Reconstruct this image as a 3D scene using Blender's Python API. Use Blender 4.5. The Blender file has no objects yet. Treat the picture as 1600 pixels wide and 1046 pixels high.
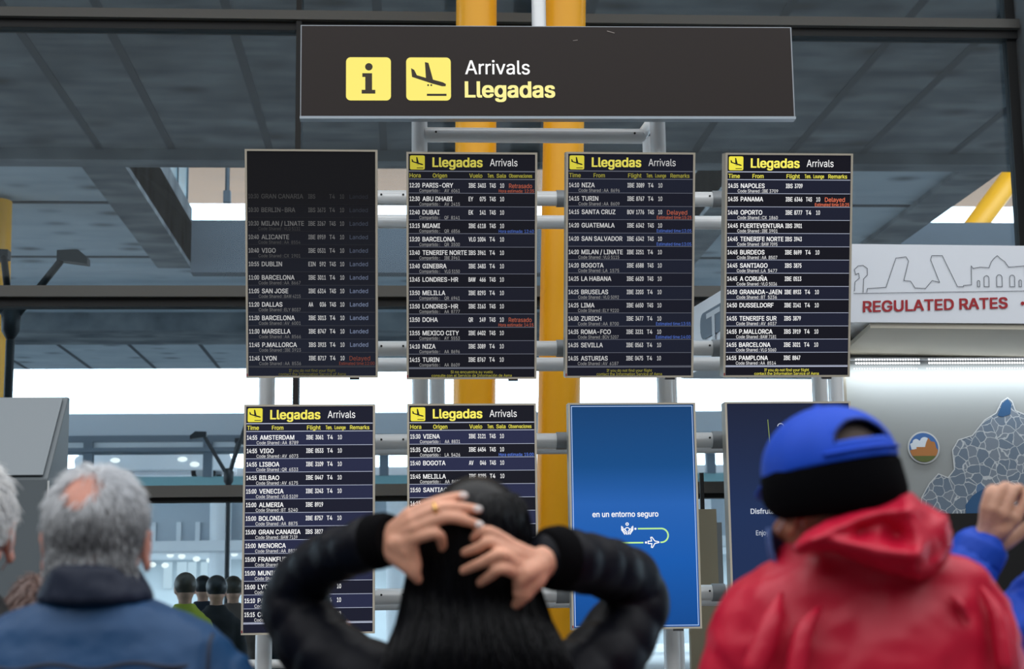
import bpy, bmesh, math, random
from mathutils import Vector as V, Matrix, geometry
random.seed(7)
S = bpy.context.scene
COL = S.collection
# ------------------------------------------------------------------ camera, sky, light, exposure
F = 2500.0; PITCH = math.radians(9.25); YAW = math.radians(3.9); ROLL = math.radians(0.7); CZ = 1.53
_f = V((math.sin(YAW)*math.cos(PITCH), math.cos(YAW)*math.cos(PITCH), math.sin(PITCH)))
_r0 = V((math.cos(YAW), -math.sin(YAW), 0)); _u0 = _r0.cross(_f)
_r = _r0*math.cos(ROLL) - _u0*math.sin(ROLL); _u = _u0*math.cos(ROLL) + _r0*math.sin(ROLL)
CAM = V((0, 0, CZ))
def P(px, py, Y):
    d = _f*F + _r*(px-800) - _u*(py-523)
    return CAM + d*(Y/d.y)
def R(px, py, z):
    d = _f*F + _r*(px-800) - _u*(py-523)
    return CAM + d*((z-CZ)/d.z)
cd = bpy.data.cameras.new('camera'); cam = bpy.data.objects.new('camera', cd); COL.objects.link(cam)
cd.sensor_width = 36; cd.lens = F/1600*36; cd.clip_start = 0.05; cd.clip_end = 500
M3 = Matrix((_r, _u, -_f)).transposed()
cam.matrix_world = Matrix.Translation(CAM) @ M3.to_4x4()
cd.dof.use_dof = True; cd.dof.focus_distance = 8.4; cd.dof.aperture_fstop = 4.5
S.camera = cam
S.view_settings.view_transform = 'Standard'; S.view_settings.look = 'None'
S.view_settings.gamma = 1; S.view_settings.use_curve_mapping = False
S.view_settings.exposure = 0.0
def lin(c): return tuple(((x/255)/12.92 if x/255 <= .04045 else ((x/255+.055)/1.055)**2.4) for x in c) + (1,)
w = bpy.data.worlds.new('sky'); S.world = w; w.use_nodes = True
bg = w.node_tree.nodes['Background']; bg.inputs[0].default_value = (0.88, 0.94, 1.0, 1); bg.inputs[1].default_value = 6.0
def area(name, loc, rot, sx, sy, power, color=(1, 1, 1)):
    l = bpy.data.lights.new(name, 'AREA'); l.shape = 'RECTANGLE'; l.size = sx; l.size_y = sy; l.energy = power; l.color = color
    o = bpy.data.objects.new(name, l); COL.objects.link(o); o.location = loc; o.rotation_euler = rot
    return o
area('hall_fill_light', (1, -1.5, 8.85), (0, 0, 0), 26, 20, 2950, (.95, .98, 1))  # unseen ceiling-wide light, added to fill the hall softly from above
# ------------------------------------------------------------------ materials
MATS = {}
def mat(name, col, rough=.6, metal=0, emit=None, es=1.0, spec=.5, noise=None, bump=None, sheen=0, coat=0):
    """noise=(scale xyz, amount): value mottling; bump=(scale, strength)"""
    if name in MATS: return MATS[name]
    m = bpy.data.materials.new(name); m.use_nodes = True; nt = m.node_tree; b = nt.nodes['Principled BSDF']
    b.inputs['Base Color'].default_value = lin(col); b.inputs['Roughness'].default_value = rough
    b.inputs['Metallic'].default_value = metal; b.inputs['Specular IOR Level'].default_value = spec
    if sheen: b.inputs['Sheen Weight'].default_value = sheen
    if coat: b.inputs['Coat Weight'].default_value = coat
    if emit: b.inputs['Emission Color'].default_value = lin(emit); b.inputs['Emission Strength'].default_value = es
    if noise or bump:
        tc = nt.nodes.new('ShaderNodeTexCoord')
    if noise:
        mp = nt.nodes.new('ShaderNodeMapping'); mp.inputs['Scale'].default_value = noise[0]
        n = nt.nodes.new('ShaderNodeTexNoise'); n.inputs['Scale'].default_value = 1; n.inputs['Detail'].default_value = 6
        rp = nt.nodes.new('ShaderNodeValToRGB'); a = noise[1]
        rp.color_ramp.elements[0].position = .3; rp.color_ramp.elements[1].position = .7
        c = lin(col)
        rp.color_ramp.elements[0].color = tuple(x*(1-a) for x in c[:3])+(1,)
        rp.color_ramp.elements[1].color = tuple(min(1, x*(1+a)) for x in c[:3])+(1,)
        nt.links.new(tc.outputs['Object'], mp.inputs[0]); nt.links.new(mp.outputs[0], n.inputs['Vector'])
        nt.links.new(n.outputs['Fac'], rp.inputs[0]); nt.links.new(rp.outputs[0], b.inputs['Base Color'])
    if bump:
        n2 = nt.nodes.new('ShaderNodeTexNoise'); n2.inputs['Scale'].default_value = bump[0]; n2.inputs['Detail'].default_value = 4
        bp = nt.nodes.new('ShaderNodeBump'); bp.inputs['Strength'].default_value = bump[1]; bp.inputs['Distance'].default_value = .01
        nt.links.new(tc.outputs['Object'], n2.inputs['Vector']); nt.links.new(n2.outputs['Fac'], bp.inputs['Height'])
        nt.links.new(bp.outputs[0], b.inputs['Normal'])
    MATS[name] = m
    return m
def glow(name, col, s=1.0):
    if name in MATS: return MATS[name]
    m = bpy.data.materials.new(name); m.use_nodes = True; nt = m.node_tree; b = nt.nodes['Principled BSDF']
    b.inputs['Base Color'].default_value = (0.01, .01, .01, 1); b.inputs['Specular IOR Level'].default_value = .1
    b.inputs['Emission Color'].default_value = lin(col); b.inputs['Emission Strength'].default_value = s
    MATS[name] = m
    return m
def glow_ramp(name, c0, c1, z0, z1, s=1.0, mid=None):
    """a screen whose backlight changes from c0 at height z0 to c1 at height z1"""
    m = glow(name, c0, s); nt = m.node_tree; b = nt.nodes['Principled BSDF']
    g = nt.nodes.new('ShaderNodeNewGeometry'); sx = nt.nodes.new('ShaderNodeSeparateXYZ'); mr = nt.nodes.new('ShaderNodeMapRange')
    mr.inputs['From Min'].default_value = z0; mr.inputs['From Max'].default_value = z1
    rp = nt.nodes.new('ShaderNodeValToRGB'); rp.color_ramp.elements[0].color = lin(c0); rp.color_ramp.elements[1].color = lin(c1)
    for p, c in (mid or []):
        e = rp.color_ramp.elements.new(p); e.color = lin(c)
    nt.links.new(g.outputs['Position'], sx.inputs[0]); nt.links.new(sx.outputs['Z'], mr.inputs['Value'])
    nt.links.new(mr.outputs[0], rp.inputs[0]); nt.links.new(rp.outputs[0], b.inputs['Emission Color'])
    return m
def glass_mat(name, tint, refl=.03):
    m = bpy.data.materials.new(name); m.use_nodes = True; nt = m.node_tree
    for n in list(nt.nodes):
        if n.type != 'OUTPUT_MATERIAL': nt.nodes.remove(n)
    out = [n for n in nt.nodes if n.type == 'OUTPUT_MATERIAL'][0]
    t = nt.nodes.new('ShaderNodeBsdfTransparent'); t.inputs[0].default_value = lin(tint)
    g = nt.nodes.new('ShaderNodeBsdfGlossy'); g.inputs['Roughness'].default_value = .02
    mx = nt.nodes.new('ShaderNodeMixShader'); mx.inputs[0].default_value = refl
    nt.links.new(t.outputs[0], mx.inputs[1]); nt.links.new(g.outputs[0], mx.inputs[2]); nt.links.new(mx.outputs[0], out.inputs[0])
    MATS[name] = m
    return m
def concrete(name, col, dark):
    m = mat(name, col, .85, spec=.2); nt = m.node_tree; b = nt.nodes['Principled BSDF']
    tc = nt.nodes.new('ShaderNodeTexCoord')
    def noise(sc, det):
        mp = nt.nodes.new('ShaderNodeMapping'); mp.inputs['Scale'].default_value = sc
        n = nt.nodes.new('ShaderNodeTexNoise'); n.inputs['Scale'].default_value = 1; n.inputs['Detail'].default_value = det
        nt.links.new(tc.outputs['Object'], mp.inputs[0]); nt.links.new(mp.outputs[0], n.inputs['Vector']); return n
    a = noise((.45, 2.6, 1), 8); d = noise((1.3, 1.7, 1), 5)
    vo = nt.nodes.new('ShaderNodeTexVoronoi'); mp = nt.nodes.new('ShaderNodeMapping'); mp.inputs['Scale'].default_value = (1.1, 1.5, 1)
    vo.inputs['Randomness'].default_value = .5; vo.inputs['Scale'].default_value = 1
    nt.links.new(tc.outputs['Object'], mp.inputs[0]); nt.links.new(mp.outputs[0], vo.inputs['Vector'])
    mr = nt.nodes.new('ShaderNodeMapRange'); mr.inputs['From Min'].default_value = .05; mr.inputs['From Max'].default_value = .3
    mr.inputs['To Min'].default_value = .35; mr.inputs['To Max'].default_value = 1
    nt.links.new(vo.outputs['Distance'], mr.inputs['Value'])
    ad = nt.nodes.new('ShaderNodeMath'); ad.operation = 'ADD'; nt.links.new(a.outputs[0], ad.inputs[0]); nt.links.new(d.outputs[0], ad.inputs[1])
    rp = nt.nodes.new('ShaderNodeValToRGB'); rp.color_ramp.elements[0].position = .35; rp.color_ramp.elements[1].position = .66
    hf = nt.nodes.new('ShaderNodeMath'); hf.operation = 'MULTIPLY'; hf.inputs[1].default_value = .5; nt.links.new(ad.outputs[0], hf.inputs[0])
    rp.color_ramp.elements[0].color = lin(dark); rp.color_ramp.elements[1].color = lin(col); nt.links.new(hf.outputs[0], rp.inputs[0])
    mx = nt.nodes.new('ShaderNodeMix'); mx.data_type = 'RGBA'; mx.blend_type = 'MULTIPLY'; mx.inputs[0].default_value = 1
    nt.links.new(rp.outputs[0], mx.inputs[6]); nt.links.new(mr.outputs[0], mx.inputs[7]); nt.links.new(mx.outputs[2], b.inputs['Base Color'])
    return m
# ------------------------------------------------------------------ mesh builder
def wloc(o):
    p = V((0, 0, 0))
    while o: p += o.location; o = o.parent
    return p
def cat_rom(pts, n):
    """smooth curve through pts (Vectors with trailing radius)"""
    if n <= 1: return pts
    q = [pts[0]] + list(pts) + [pts[-1]]; out = []
    for i in range(1, len(q)-2):
        a, b, c, d = q[i-1], q[i], q[i+1], q[i+2]
        for k in range(n):
            t = k/n
            out.append(tuple(.5*((2*b[j]) + (c[j]-a[j])*t + (2*a[j]-5*b[j]+4*c[j]-d[j])*t*t + (-a[j]+3*b[j]-3*c[j]+d[j])*t**3) for j in range(len(b))))
    out.append(pts[-1]); return out
class MB:
    def __init__(s): s.v = []; s.f = []; s.m = []; s.M = None
    def add(s, vs, fs, mi=0):
        k = len(s.v)
        for p in vs:
            p = V(p); s.v.append(s.M @ p if s.M else p)
        for f in fs: s.f.append(tuple(i+k for i in f)); s.m.append(mi)
    def box(s, a, b, mi=0):
        (x0, y0, z0), (x1, y1, z1) = a, b
        s.add([(x0,y0,z0),(x1,y0,z0),(x1,y1,z0),(x0,y1,z0),(x0,y0,z1),(x1,y0,z1),(x1,y1,z1),(x0,y1,z1)],
              [(0,3,2,1),(4,5,6,7),(0,1,5,4),(1,2,6,5),(2,3,7,6),(3,0,4,7)], mi)
    def prism(s, pts, ext, mi=0):
        """closed outline (3D points) extruded by vector ext"""
        n = len(pts); e = V(ext); vs = [V(p) for p in pts] + [V(p)+e for p in pts]
        s.add(vs, [tuple(range(n))[::-1], tuple(range(n, 2*n))] + [(i, (i+1) % n, n+(i+1) % n, n+i) for i in range(n)], mi)
    def tube(s, pts, rad=None, n=12, mi=0, sub=1, flat=1.0, caps=True):
        """pts (x,y,z) or (x,y,z,r); rounded ends come from the radii"""
        if rad is not None: pts = [tuple(p)+(rad,) for p in pts]
        pts = [tuple(p) for p in pts]
        pts = cat_rom(pts, sub); N = len(pts); vs = []; fs = []
        P3 = [V(p[:3]) for p in pts]; prev = None
        for i in range(N):
            t = (P3[min(i+1, N-1)] - P3[max(i-1, 0)])
            t = t.normalized() if t.length > 1e-9 else V((0, 0, 1))
            if prev is None:
                a = V((0, 0, 1)) if abs(t.z) < .9 else V((0, 1, 0)); x = a.cross(t).normalized()
            else:
                x = (prev - t*prev.dot(t)).normalized()
            prev = x; y = t.cross(x)
            for k in range(n):
                A = 2*math.pi*k/n; vs.append(P3[i] + (x*math.cos(A) + y*math.sin(A)*flat)*pts[i][3])
        for i in range(N-1):
            for k in range(n):
                fs.append((i*n+k, i*n+(k+1) % n, (i+1)*n+(k+1) % n, (i+1)*n+k))
        if caps: fs += [tuple(range(n))[::-1], tuple(range((N-1)*n, N*n))]
        s.add(vs, fs, mi)
    def cap(s, pts, n=16, sub=6):
        """a limb: tube with ball ends, for remeshing"""
        s.tube(pts, n=n, sub=sub)
        for p in (pts[0], pts[-1]): s.ell(p[:3], (p[3],)*3, n, n//2)
    def ell(s, c, r, nu=20, nv=12, mi=0, rot=None):
        vs = [V((0, 0, r[2]))]; fs = []
        for j in range(1, nv):
            t = math.pi*j/nv
            for i in range(nu):
                a = 2*math.pi*i/nu; vs.append(V((r[0]*math.sin(t)*math.cos(a), r[1]*math.sin(t)*math.sin(a), r[2]*math.cos(t))))
        vs.append(V((0, 0, -r[2]))); L = len(vs)-1
        for i in range(nu):
            fs.append((0, 1+i, 1+(i+1) % nu)); b = 1+(nv-2)*nu; fs.append((L, b+(i+1) % nu, b+i))
        for j in range(nv-2):
            for i in range(nu):
                a = 1+j*nu; fs.append((a+i, a+nu+i, a+nu+(i+1) % nu, a+(i+1) % nu))
        if rot: vs = [rot @ p for p in vs]
        s.add([V(c)+p for p in vs], fs, mi)
    def loft(s, rings, n=40, e=2.2, mi=0):
        """rings (cx,cy,cz,rx,ry) stacked, superellipse sections"""
        vs = []; fs = []
        for (cx, cy, cz, rx, ry) in rings:
            for k in range(n):
                a = 2*math.pi*k/n; c, q = math.cos(a), math.sin(a)
                vs.append((cx+rx*math.copysign(abs(c)**(2/e), c), cy+ry*math.copysign(abs(q)**(2/e), q), cz))
        N = len(rings)
        for i in range(N-1):
            for k in range(n): fs.append((i*n+k, i*n+(k+1) % n, (i+1)*n+(k+1) % n, (i+1)*n+k))
        fs += [tuple(range(n))[::-1], tuple(range((N-1)*n, N*n))]
        s.add(vs, fs, mi)
    def build(s, name, mats, parent=None, smooth=False, label=None, **kw):
        me = bpy.data.meshes.new(name); o = bpy.data.objects.new(name, me); COL.objects.link(o)
        off = V((0, 0, 0))
        if parent: off = wloc(parent); o.parent = parent
        base = kw.pop('base', None)
        if base is not None: o.location = V(base) - off; off = V(base)
        me.from_pydata([p-off for p in s.v], [], s.f)
        if not isinstance(mats, (list, tuple)): mats = [mats]
        for m in mats: me.materials.append(m)
        me.polygons.foreach_set('material_index', s.m)
        bm = bmesh.new(); bm.from_mesh(me); bmesh.ops.recalc_face_normals(bm, faces=bm.faces) if kw.get('fix', True) else None
        bm.to_mesh(me); bm.free()
        if smooth:
            me.polygons.foreach_set('use_smooth', [True]*len(me.polygons))
            if smooth == 'auto': me.set_sharp_from_angle(angle=math.radians(40))
        if label: o['label'] = label
        for k, v in kw.items():
            if k in ('category', 'group', 'kind'): o[k] = v
        return o
def thing(name, loc, label, cat, group=None):
    o = bpy.data.objects.new(name, None); COL.objects.link(o); o.location = loc; o.empty_display_size = .1
    o['label'] = label; o['category'] = cat
    if group: o['group'] = group
    return o
def bevel(o, w_, seg=2):
    b = o.modifiers.new('bevel', 'BEVEL'); b.width = w_; b.segments = seg; b.limit_method = 'ANGLE'; return o
def remesh(o, vox, it=4, fac=.5):
    r = o.modifiers.new('remesh', 'REMESH'); r.mode = 'VOXEL'; r.voxel_size = vox; r.use_smooth_shade = True
    if it: s_ = o.modifiers.new('smooth', 'SMOOTH'); s_.iterations = it; s_.factor = fac
    return o
def wrinkle(o, size, strength, depth=2):
    t = bpy.data.textures.new('folds', 'CLOUDS'); t.noise_scale = size; t.noise_depth = depth
    d = o.modifiers.new('folds', 'DISPLACE'); d.texture = t; d.strength = strength; d.mid_level = .5; d.texture_coords = 'LOCAL'; return o
def struct(mb, name, mats, **kw): return mb.build(name, mats, kind='structure', **kw)
# ------------------------------------------------------------------ lettering
import os
FONT = None
try: FONT = bpy.data.fonts.load(os.path.join(bpy.utils.system_resource('DATAFILES'), 'fonts', 'Inter.woff2'))   # Blender's own interface typeface
except Exception: FONT = None
_runs = {}
def run(s, bold=0.0, res=2):
    key = (s, 0.0, res)
    if key not in _runs:
        c = bpy.data.curves.new('run', 'FONT'); c.body = s; c.size = 1; c.resolution_u = res; c.fill_mode = 'NONE'
        if FONT: c.font = FONT
        o = bpy.data.objects.new('run', c); me = bpy.data.meshes.new_from_object(o)
        co = [(p.co.x, p.co.y) for p in me.vertices]; nb = {}
        for e in me.edges:
            p, q = e.vertices; nb.setdefault(p, []).append(q); nb.setdefault(q, []).append(p)
        loops = []; seen = set()
        for p in sorted(nb):
            if p in seen: continue
            L = [p]; seen.add(p)
            while True:
                n = [x for x in nb[L[-1]] if x not in seen]
                if not n: break
                n = min(n); seen.add(n); L.append(n)
            loops.append(L)
        bpy.data.objects.remove(o); bpy.data.curves.remove(c); bpy.data.meshes.remove(me)
        vs = []; fs = []
        # fill each glyph's overlapping contours by winding number
        boxes = sorted(((min(co[i][0] for i in L), max(co[i][0] for i in L), L) for L in loops), key=lambda t: t[0]); glyphs = []
        for x0, x1, L in boxes:
            if glyphs and x0 < glyphs[-1][0]: glyphs[-1][1].append(L); glyphs[-1][0] = max(glyphs[-1][0], x1)
            else: glyphs.append([x1, [L]])
        for _, Ls in glyphs:
            idx = [i for L in Ls for i in L]; mp = {i: k for k, i in enumerate(idx)}
            r = geometry.delaunay_2d_cdt([V(co[i]+(0,)).to_2d() for i in idx], [], [[mp[i] for i in L] for L in Ls], 1, 1e-6)
            k0 = len(vs); vs += [tuple(p) for p in r[0]]
            for t in r[2]:
                x = sum(r[0][i].x for i in t)/len(t); y = sum(r[0][i].y for i in t)/len(t); wn = 0
                for L in Ls:
                    for j in range(len(L)):
                        (xa, ya), (xb, yb) = co[L[j]], co[L[(j+1) % len(L)]]
                        cr = (xb-xa)*(y-ya)-(x-xa)*(yb-ya)
                        if ya <= y < yb and cr > 0: wn += 1
                        elif yb <= y < ya and cr < 0: wn -= 1
                if wn: fs.append(tuple(i+k0 for i in t))
        xs = [p[0] for p in vs] or [0]
        _runs[key] = ([(x-min(xs), y) for x, y in vs], fs, max(xs)-min(xs))
    return _runs[key]
CAPH = max(p[1] for p in run('H')[0])
class Plane:
    """u to the right, v downwards, in units of su / sv metres, n towards the viewer"""
    def __init__(s, o, ax, dn, su, sv): s.o = V(o); s.ax = V(ax).normalized(); s.dn = V(dn).normalized(); s.n = s.dn.cross(s.ax).normalized()*1; s.su = su; s.sv = sv
    def pt(s, u, v, off=0): return s.o + s.ax*(u*s.su) + s.dn*(v*s.sv) + s.n*off
def text(mb, pl, s, u, v, cap, width=None, align='l', mi=0, off=.002, bold=0.0, res=2, base=False):
    """cap height in v-units; v is the middle of the capitals, or the baseline when base is set"""
    vs, fs, W = run(s, bold, res); k = cap/CAPH; kx = (width/W) if width and W else k*pl.sv/pl.su
    tw = W*kx
    u0 = u if align == 'l' else (u-tw if align == 'r' else u-tw/2); vb = v if base else v+cap/2
    o_ = bold*cap*1.6
    for q, (dx, dy) in enumerate(((0, 0),) if not bold else ((-o_, -o_*.6), (o_, -o_*.6), (o_, o_*.6), (-o_, o_*.6), (0, 0))):
        mb.add([pl.pt(u0+x*kx+dx*pl.sv/pl.su, vb-y*k+dy, off+q*2e-5) for x, y in vs], fs, mi)
def flat(mb, pl, pts, mi=0, off=.0015): mb.add([pl.pt(u, v, off) for u, v in pts], [tuple(range(len(pts)))], mi)
def rect(mb, pl, u0, v0, u1, v1, mi=0, off=.0015): flat(mb, pl, [(u0,v0),(u1,v0),(u1,v1),(u0,v1)], mi, off)
def rrect(u0, v0, u1, v1, r, n=5):
    out = []
    for cx, cy, a0 in ((u1-r, v0+r, -90), (u1-r, v1-r, 0), (u0+r, v1-r, 90), (u0+r, v0+r, 180)):
        for k in range(n+1):
            a = math.radians(a0+90*k/n); out.append((cx+r*math.cos(a), cy+r*math.sin(a)))
    return out
def stroke(mb, pl, pts, wd, mi=0, off=.002, closed=False):
    if closed: pts = list(pts)+[pts[0]]
    for i in range(len(pts)-1):
        (a, b), (c, d) = pts[i], pts[i+1]; L = math.hypot(c-a, d-b) or 1e-6; nx, ny = -(d-b)/L*wd/2, (c-a)/L*wd/2
        ex, ey = (c-a)/L*wd*.35, (d-b)/L*wd*.35
        flat(mb, pl, [(a-ex+nx, b-ey+ny), (c+ex+nx, d+ey+ny), (c+ex-nx, d+ey-ny), (a-ex-nx, b-ey-ny)], mi, off+1e-5*i)
def arc(cx, cy, r, a0, a1, n=14, ry=None): return [(cx+r*math.cos(math.radians(a0+(a1-a0)*k/n)), cy+(ry or r)*math.sin(math.radians(a0+(a1-a0)*k/n))) for k in range(n+1)]
PLANE_PIC = [(.11,.26),(.18,.30),(.24,.42),(.44,.48),(.42,.12),(.50,.14),(.60,.52),(.82,.58),(.89,.62),(.88,.67),(.80,.67),(.58,.61),(.13,.46)]
def plane_pic(mb, pl, u, v, sz, mi, off):
    flat(mb, pl, [(u+x*sz, v+y*sz) for x, y in PLANE_PIC], mi, off)
    rect(mb, pl, u+.46*sz, v+.84*sz, u+.90*sz, v+.89*sz, mi, off)
    for x in (.49, .56): flat(mb, pl, [(u+x*sz+a-sz*0, v+.645*sz+b) for a, b in arc(0, 0, .022*sz, 0, 330, 9)], mi, off)
# ------------------------------------------------------------------ the setting
YG = 12.5                                           # facade
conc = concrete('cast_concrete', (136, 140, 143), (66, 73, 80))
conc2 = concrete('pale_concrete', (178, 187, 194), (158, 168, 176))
joint = mat('dark_joint', (58, 64, 70), .9)
b = MB(); b.box((-14, -16, -.2), (16, YG+.1, 0)); struct(b, 'floor', mat('terrazzo_floor', (96, 95, 94), .35, noise=((3, 3, 3), .12)))
GZ = -.27
b = MB(); b.box((-60, YG+.1, GZ-.2), (70, 75, GZ)); struct(b, 'floor_outside', mat('paving', (176, 178, 180), .9, noise=((2, 2, 2), .15)))
wallm = mat('hall_wall', (112, 110, 108), .7)
b = MB(); b.box((-14.3, -16, 0), (-14, YG+.1, 9)); struct(b, 'wall_left', wallm)
b = MB(); b.box((16, -16, 0), (16.3, YG+.1, 9)); struct(b, 'wall_right', wallm)
b = MB(); b.box((-14.3, -16.3, 0), (16.3, -16, 9)); struct(b, 'wall_back', wallm)
b = MB(); b.box((-14, -16, 9.0), (16, YG+.1, 9.3)); struct(b, 'ceiling', mat('bamboo_slat_ceiling', (196, 160, 112), .7, noise=((.4, 14, 1), .18)))
frame_l = mat('transom_grey', (92, 92, 90), .5, .2); frame_d = mat('frame_dark', (18, 20, 23), .6)  # dark gasket under each transom, also the thin dark mullions
def transom(n, y0, y1, y2):
    z0, z1, z2 = P(630, y0, YG).z, P(630, y1, YG).z, P(630, y2, YG).z
    b = MB(); b.box((-14, YG-.12, z1), (16, YG+.08, z0), 0); b.box((-14, YG-.06, z2), (16, YG+.08, z1), 1); struct(b, 'trim_%d' % n, [frame_l, frame_d]); return z0, z2
t1 = transom(1, 26, 40, 53); t2 = transom(2, 451, 468, 481); t3 = transom(3, 758, 776, 783)
b = MB(); b.box((-60, YG+.1, GZ), (70, 16.9, 0)); struct(b, 'floor_kerb', mat('kerb_slabs', (168, 168, 166), .8, noise=((4, 4, 4), .1)))
xm = P(466, 300, YG).x; xr = P(1584, 200, YG).x
b = MB(); b.box((xm-.022, YG-.1, 0), (xm+.022, YG+.08, 9)); struct(b, 'trim_4', frame_d)
b = MB(); b.box((xr-.02, YG-.02, 0), (xr+.09, YG+.08, 9), 1); b.box((xr+.06, YG-.35, 0), (xr+.5, YG+.06, 9), 0); struct(b, 'trim_5', [mat('mullion_grey', (88, 90, 92), .5, .2), frame_d])
xl = xm-5.6
b = MB(); b.box((xl-.03, YG-.1, 0), (xl+.03, YG+.08, 9)); struct(b, 'trim_6', frame_d)
gl = glass_mat('facade_glass', (224, 236, 242), .012)
k = 0
levels = [(0.02, t3[1]), (t3[0], t2[1]), (t2[0], t1[1]), (t1[0], 8.98)]
for x0, x1 in ((-13.9, xl-.03), (xl+.03, xm-.022), (xm+.022, xr-.02), (xr+.5, 15.9)):
    for z0, z1 in levels:
        k += 1; b = MB(); b.box((x0, YG, z0), (x1, YG+.014, z1)); struct(b, 'window_%d' % k, gl)
# ------------------------------------------------------------------ outside: overpass, far roof, parking building
ZD = 7.0
yA = R(630, 247, ZD).y; yO = R(630, 418, ZD).y; yB = R(630, 576, ZD).y; yC = R(630, 512, ZD).y
XL = R(190, 250, ZD).x; XM = R(1165, 250, ZD).x; XR = R(1588, 250, ZD).x
ov = thing('road_overpass', (0, 18, ZD), 'grey concrete road overpass spanning outside above the glass facade', 'overpass')
b = MB(); b.box((-22, 13.4, ZD), (30, yA, ZD+.9)); 
for px in (165, 275, 425, 600, 850, 1080, 1230, 1340, -60, 1480):
    x = R(px, 246, ZD).x; b.box((x-.045, 13.5, ZD-.006), (x+.045, yA-.05, ZD+.1), 1)
b.build('near_deck', [conc, joint], ov)
b = MB(); b.box((-22, yA-.35, ZD-.14), (30, yA, ZD)); b.build('edge_beam', conc, ov)
b = MB()
for x0, x1 in ((-22, XL), (XM, XR)):
    b.box((x0, yA, ZD+.06), (x1, yO+.3, ZD+.75))
    for py in (318, 402): y = R(630, py, ZD+.06).y; b.box((x0, y-.05, ZD+.045), (x1-.02, y+.05, ZD+.2), 1)
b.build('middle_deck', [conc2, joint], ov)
for xa, xb in ((XL-.55, XL), (XM, XM+.5), (XR-.55, XR)): b = MB(); b.box((xa, yA, ZD-.02), (xb, yO, ZD+1.0)); b.build('side_beam', conc, ov)
b = MB(); b.box((-22, yO, ZD), (30, yB, ZD+.6))
for px in range(-300, 1700, 105):
    x = R(px, 560, ZD).x; b.box((x-.04, yC, ZD-.01), (x+.04, yB-.05, ZD+.1), 1)
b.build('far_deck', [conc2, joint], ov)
zp = P(630, 346, yO).z
b = MB(); b.box((XL, yO-.05, ZD-.1), (XM, yO+.3, zp)); b.box((XR, yO-.05, ZD-.1), (30, yO+.3, zp)); b.build('parapet', mat('slate_parapet', (74, 80, 88), .8, noise=((.6, 1, 2), .1)), ov)
b = MB(); b.box((-22, yC-1.8, ZD-.35), (30, yC, ZD)); b.build('cross_beam', conc, ov)
for x in (-20, 28):
    b = MB(); b.tube([(x, 30, GZ), (x, 30, ZD)], .5, 20); b.build('pier', conc, ov, smooth='auto')
# railing on the left beam, lamp hanging in the opening
rail_t = mat('teal_glass_rail', (120, 165, 180), .2)
r_ = thing('deck_railing', (XL+.1, yA+2, ZD+1.0), 'pale teal glass railing along the overpass opening at upper left', 'railing')
b = MB(); b.box((XL-.12, yA+2.2, ZD+1.0), (XL-.08, yO, ZD+1.75)); b.build('glass_panel', rail_t, r_)
for i in range(5):
    y = yA+2.2+i*(yO-yA-2.3)/4; b = MB(); b.box((XL-.16, y-.03, ZD+1.0), (XL-.06, y+.03, ZD+1.85)); b.build('post', mat('steel_dark', (52, 60, 68), .5, .5), r_)
wood = mat('wood_slat_roof', (150, 104, 66), .7, noise=((.3, 5, 1), .15))
zw = 15.0; yW = R(630, 320, zw).y
b = MB(); b.box((-40, 19, zw), (60, yW, zw+.5)); rf = b.build('terminal_roof', wood, base=(0, 40, zw), label='wooden slatted terminal roof seen through the overpass openings', category='roof')
yl = yA+4; pz = P(355, 305, yl); b = MB(); b.tube([(pz.x, yl, pz.z), (pz.x, yl, zw)], .035, 8)
hl = thing('hanging_lamp', (pz.x, yl, pz.z), 'small box lamp on a thin hanging rod left of the blank-topped display', 'lamp'); b.build('rod', MATS['steel_dark'], hl)
b = MB(); b.box((pz.x-.055, yl-.055, pz.z-.12), (pz.x+.055, yl+.055, pz.z+.06)); b.build('lamp_box', MATS['steel_dark'], hl)
yel = mat('yellow_paint', (250, 176, 8), .38, noise=((1.2, 1.2, .4), .05))
pa, pb = P(1525, 352, yO+4), P(1592, 262, yO+4); d = pb-pa
b = MB(); b.tube([pa-d*3.2, pb+d*2.4], .22, 20); b.build('roof_strut', yel, smooth='auto', base=pa-d*3.2, label='slanted yellow strut seen in the right overpass opening above the taxi kiosk', category='strut')
pa = P(-13, 700, 22); b = MB(); b.tube([(pa.x, 22, GZ), (pa.x-.1, 22, ZD)], .24, 20); b.build('outdoor_column', yel, smooth='auto', base=(pa.x, 22, 0), label='yellow outdoor column at the left edge of the view', category='column')
# parking building
YP = 42
pk = thing('parking_building', (0, YP, 0), 'pale parking building with open floors and lit ground level behind the glass', 'building')
def zz(y): return P(300, y, YP).z
pale = mat('pale_cladding', (222, 227, 232), .6); mid = mat('grey_cladding', (186, 195, 204), .6); dk = mat('dark_beam', (104, 116, 128), .6); tealg = mat('teal_band', (130, 172, 178), .4); whi = mat('white_band', (232, 236, 240), .5)
def slab(name, y0, y1, m, dy=0, dp=1.0):
    b = MB(); b.box((-45, YP+dy, zz(y1)), (50, YP+dy+dp, zz(y0))); b.build(name, m, pk)
slab('roof_parapet', 646, 681, mid); slab('roof_beam', 681, 691, dk, -.1); slab('light_band', 691, 702, pale); slab('lamp_beam', 702, 708, dk, -.5)
slab('upper_wall', 708, 748, pale, 5, .3); slab('teal_band', 745, 760, tealg); slab('middle_wall', 760, 846, mid, .5); slab('white_band', 846, 862, whi, -.3)
slab('upper_floor', 748, 752, mid, .6, 5.2)
b = MB(); b.box((-45, YP+8, -.02), (50, YP+8.3, zz(862))); b.build('back_wall', mat('lobby_wall', (196, 204, 208), .7), pk)
b = MB(); b.box((-45, YP-.02, zz(864)), (50, YP+8, zz(862))); b.build('lobby_ceiling', pale, pk)
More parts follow.
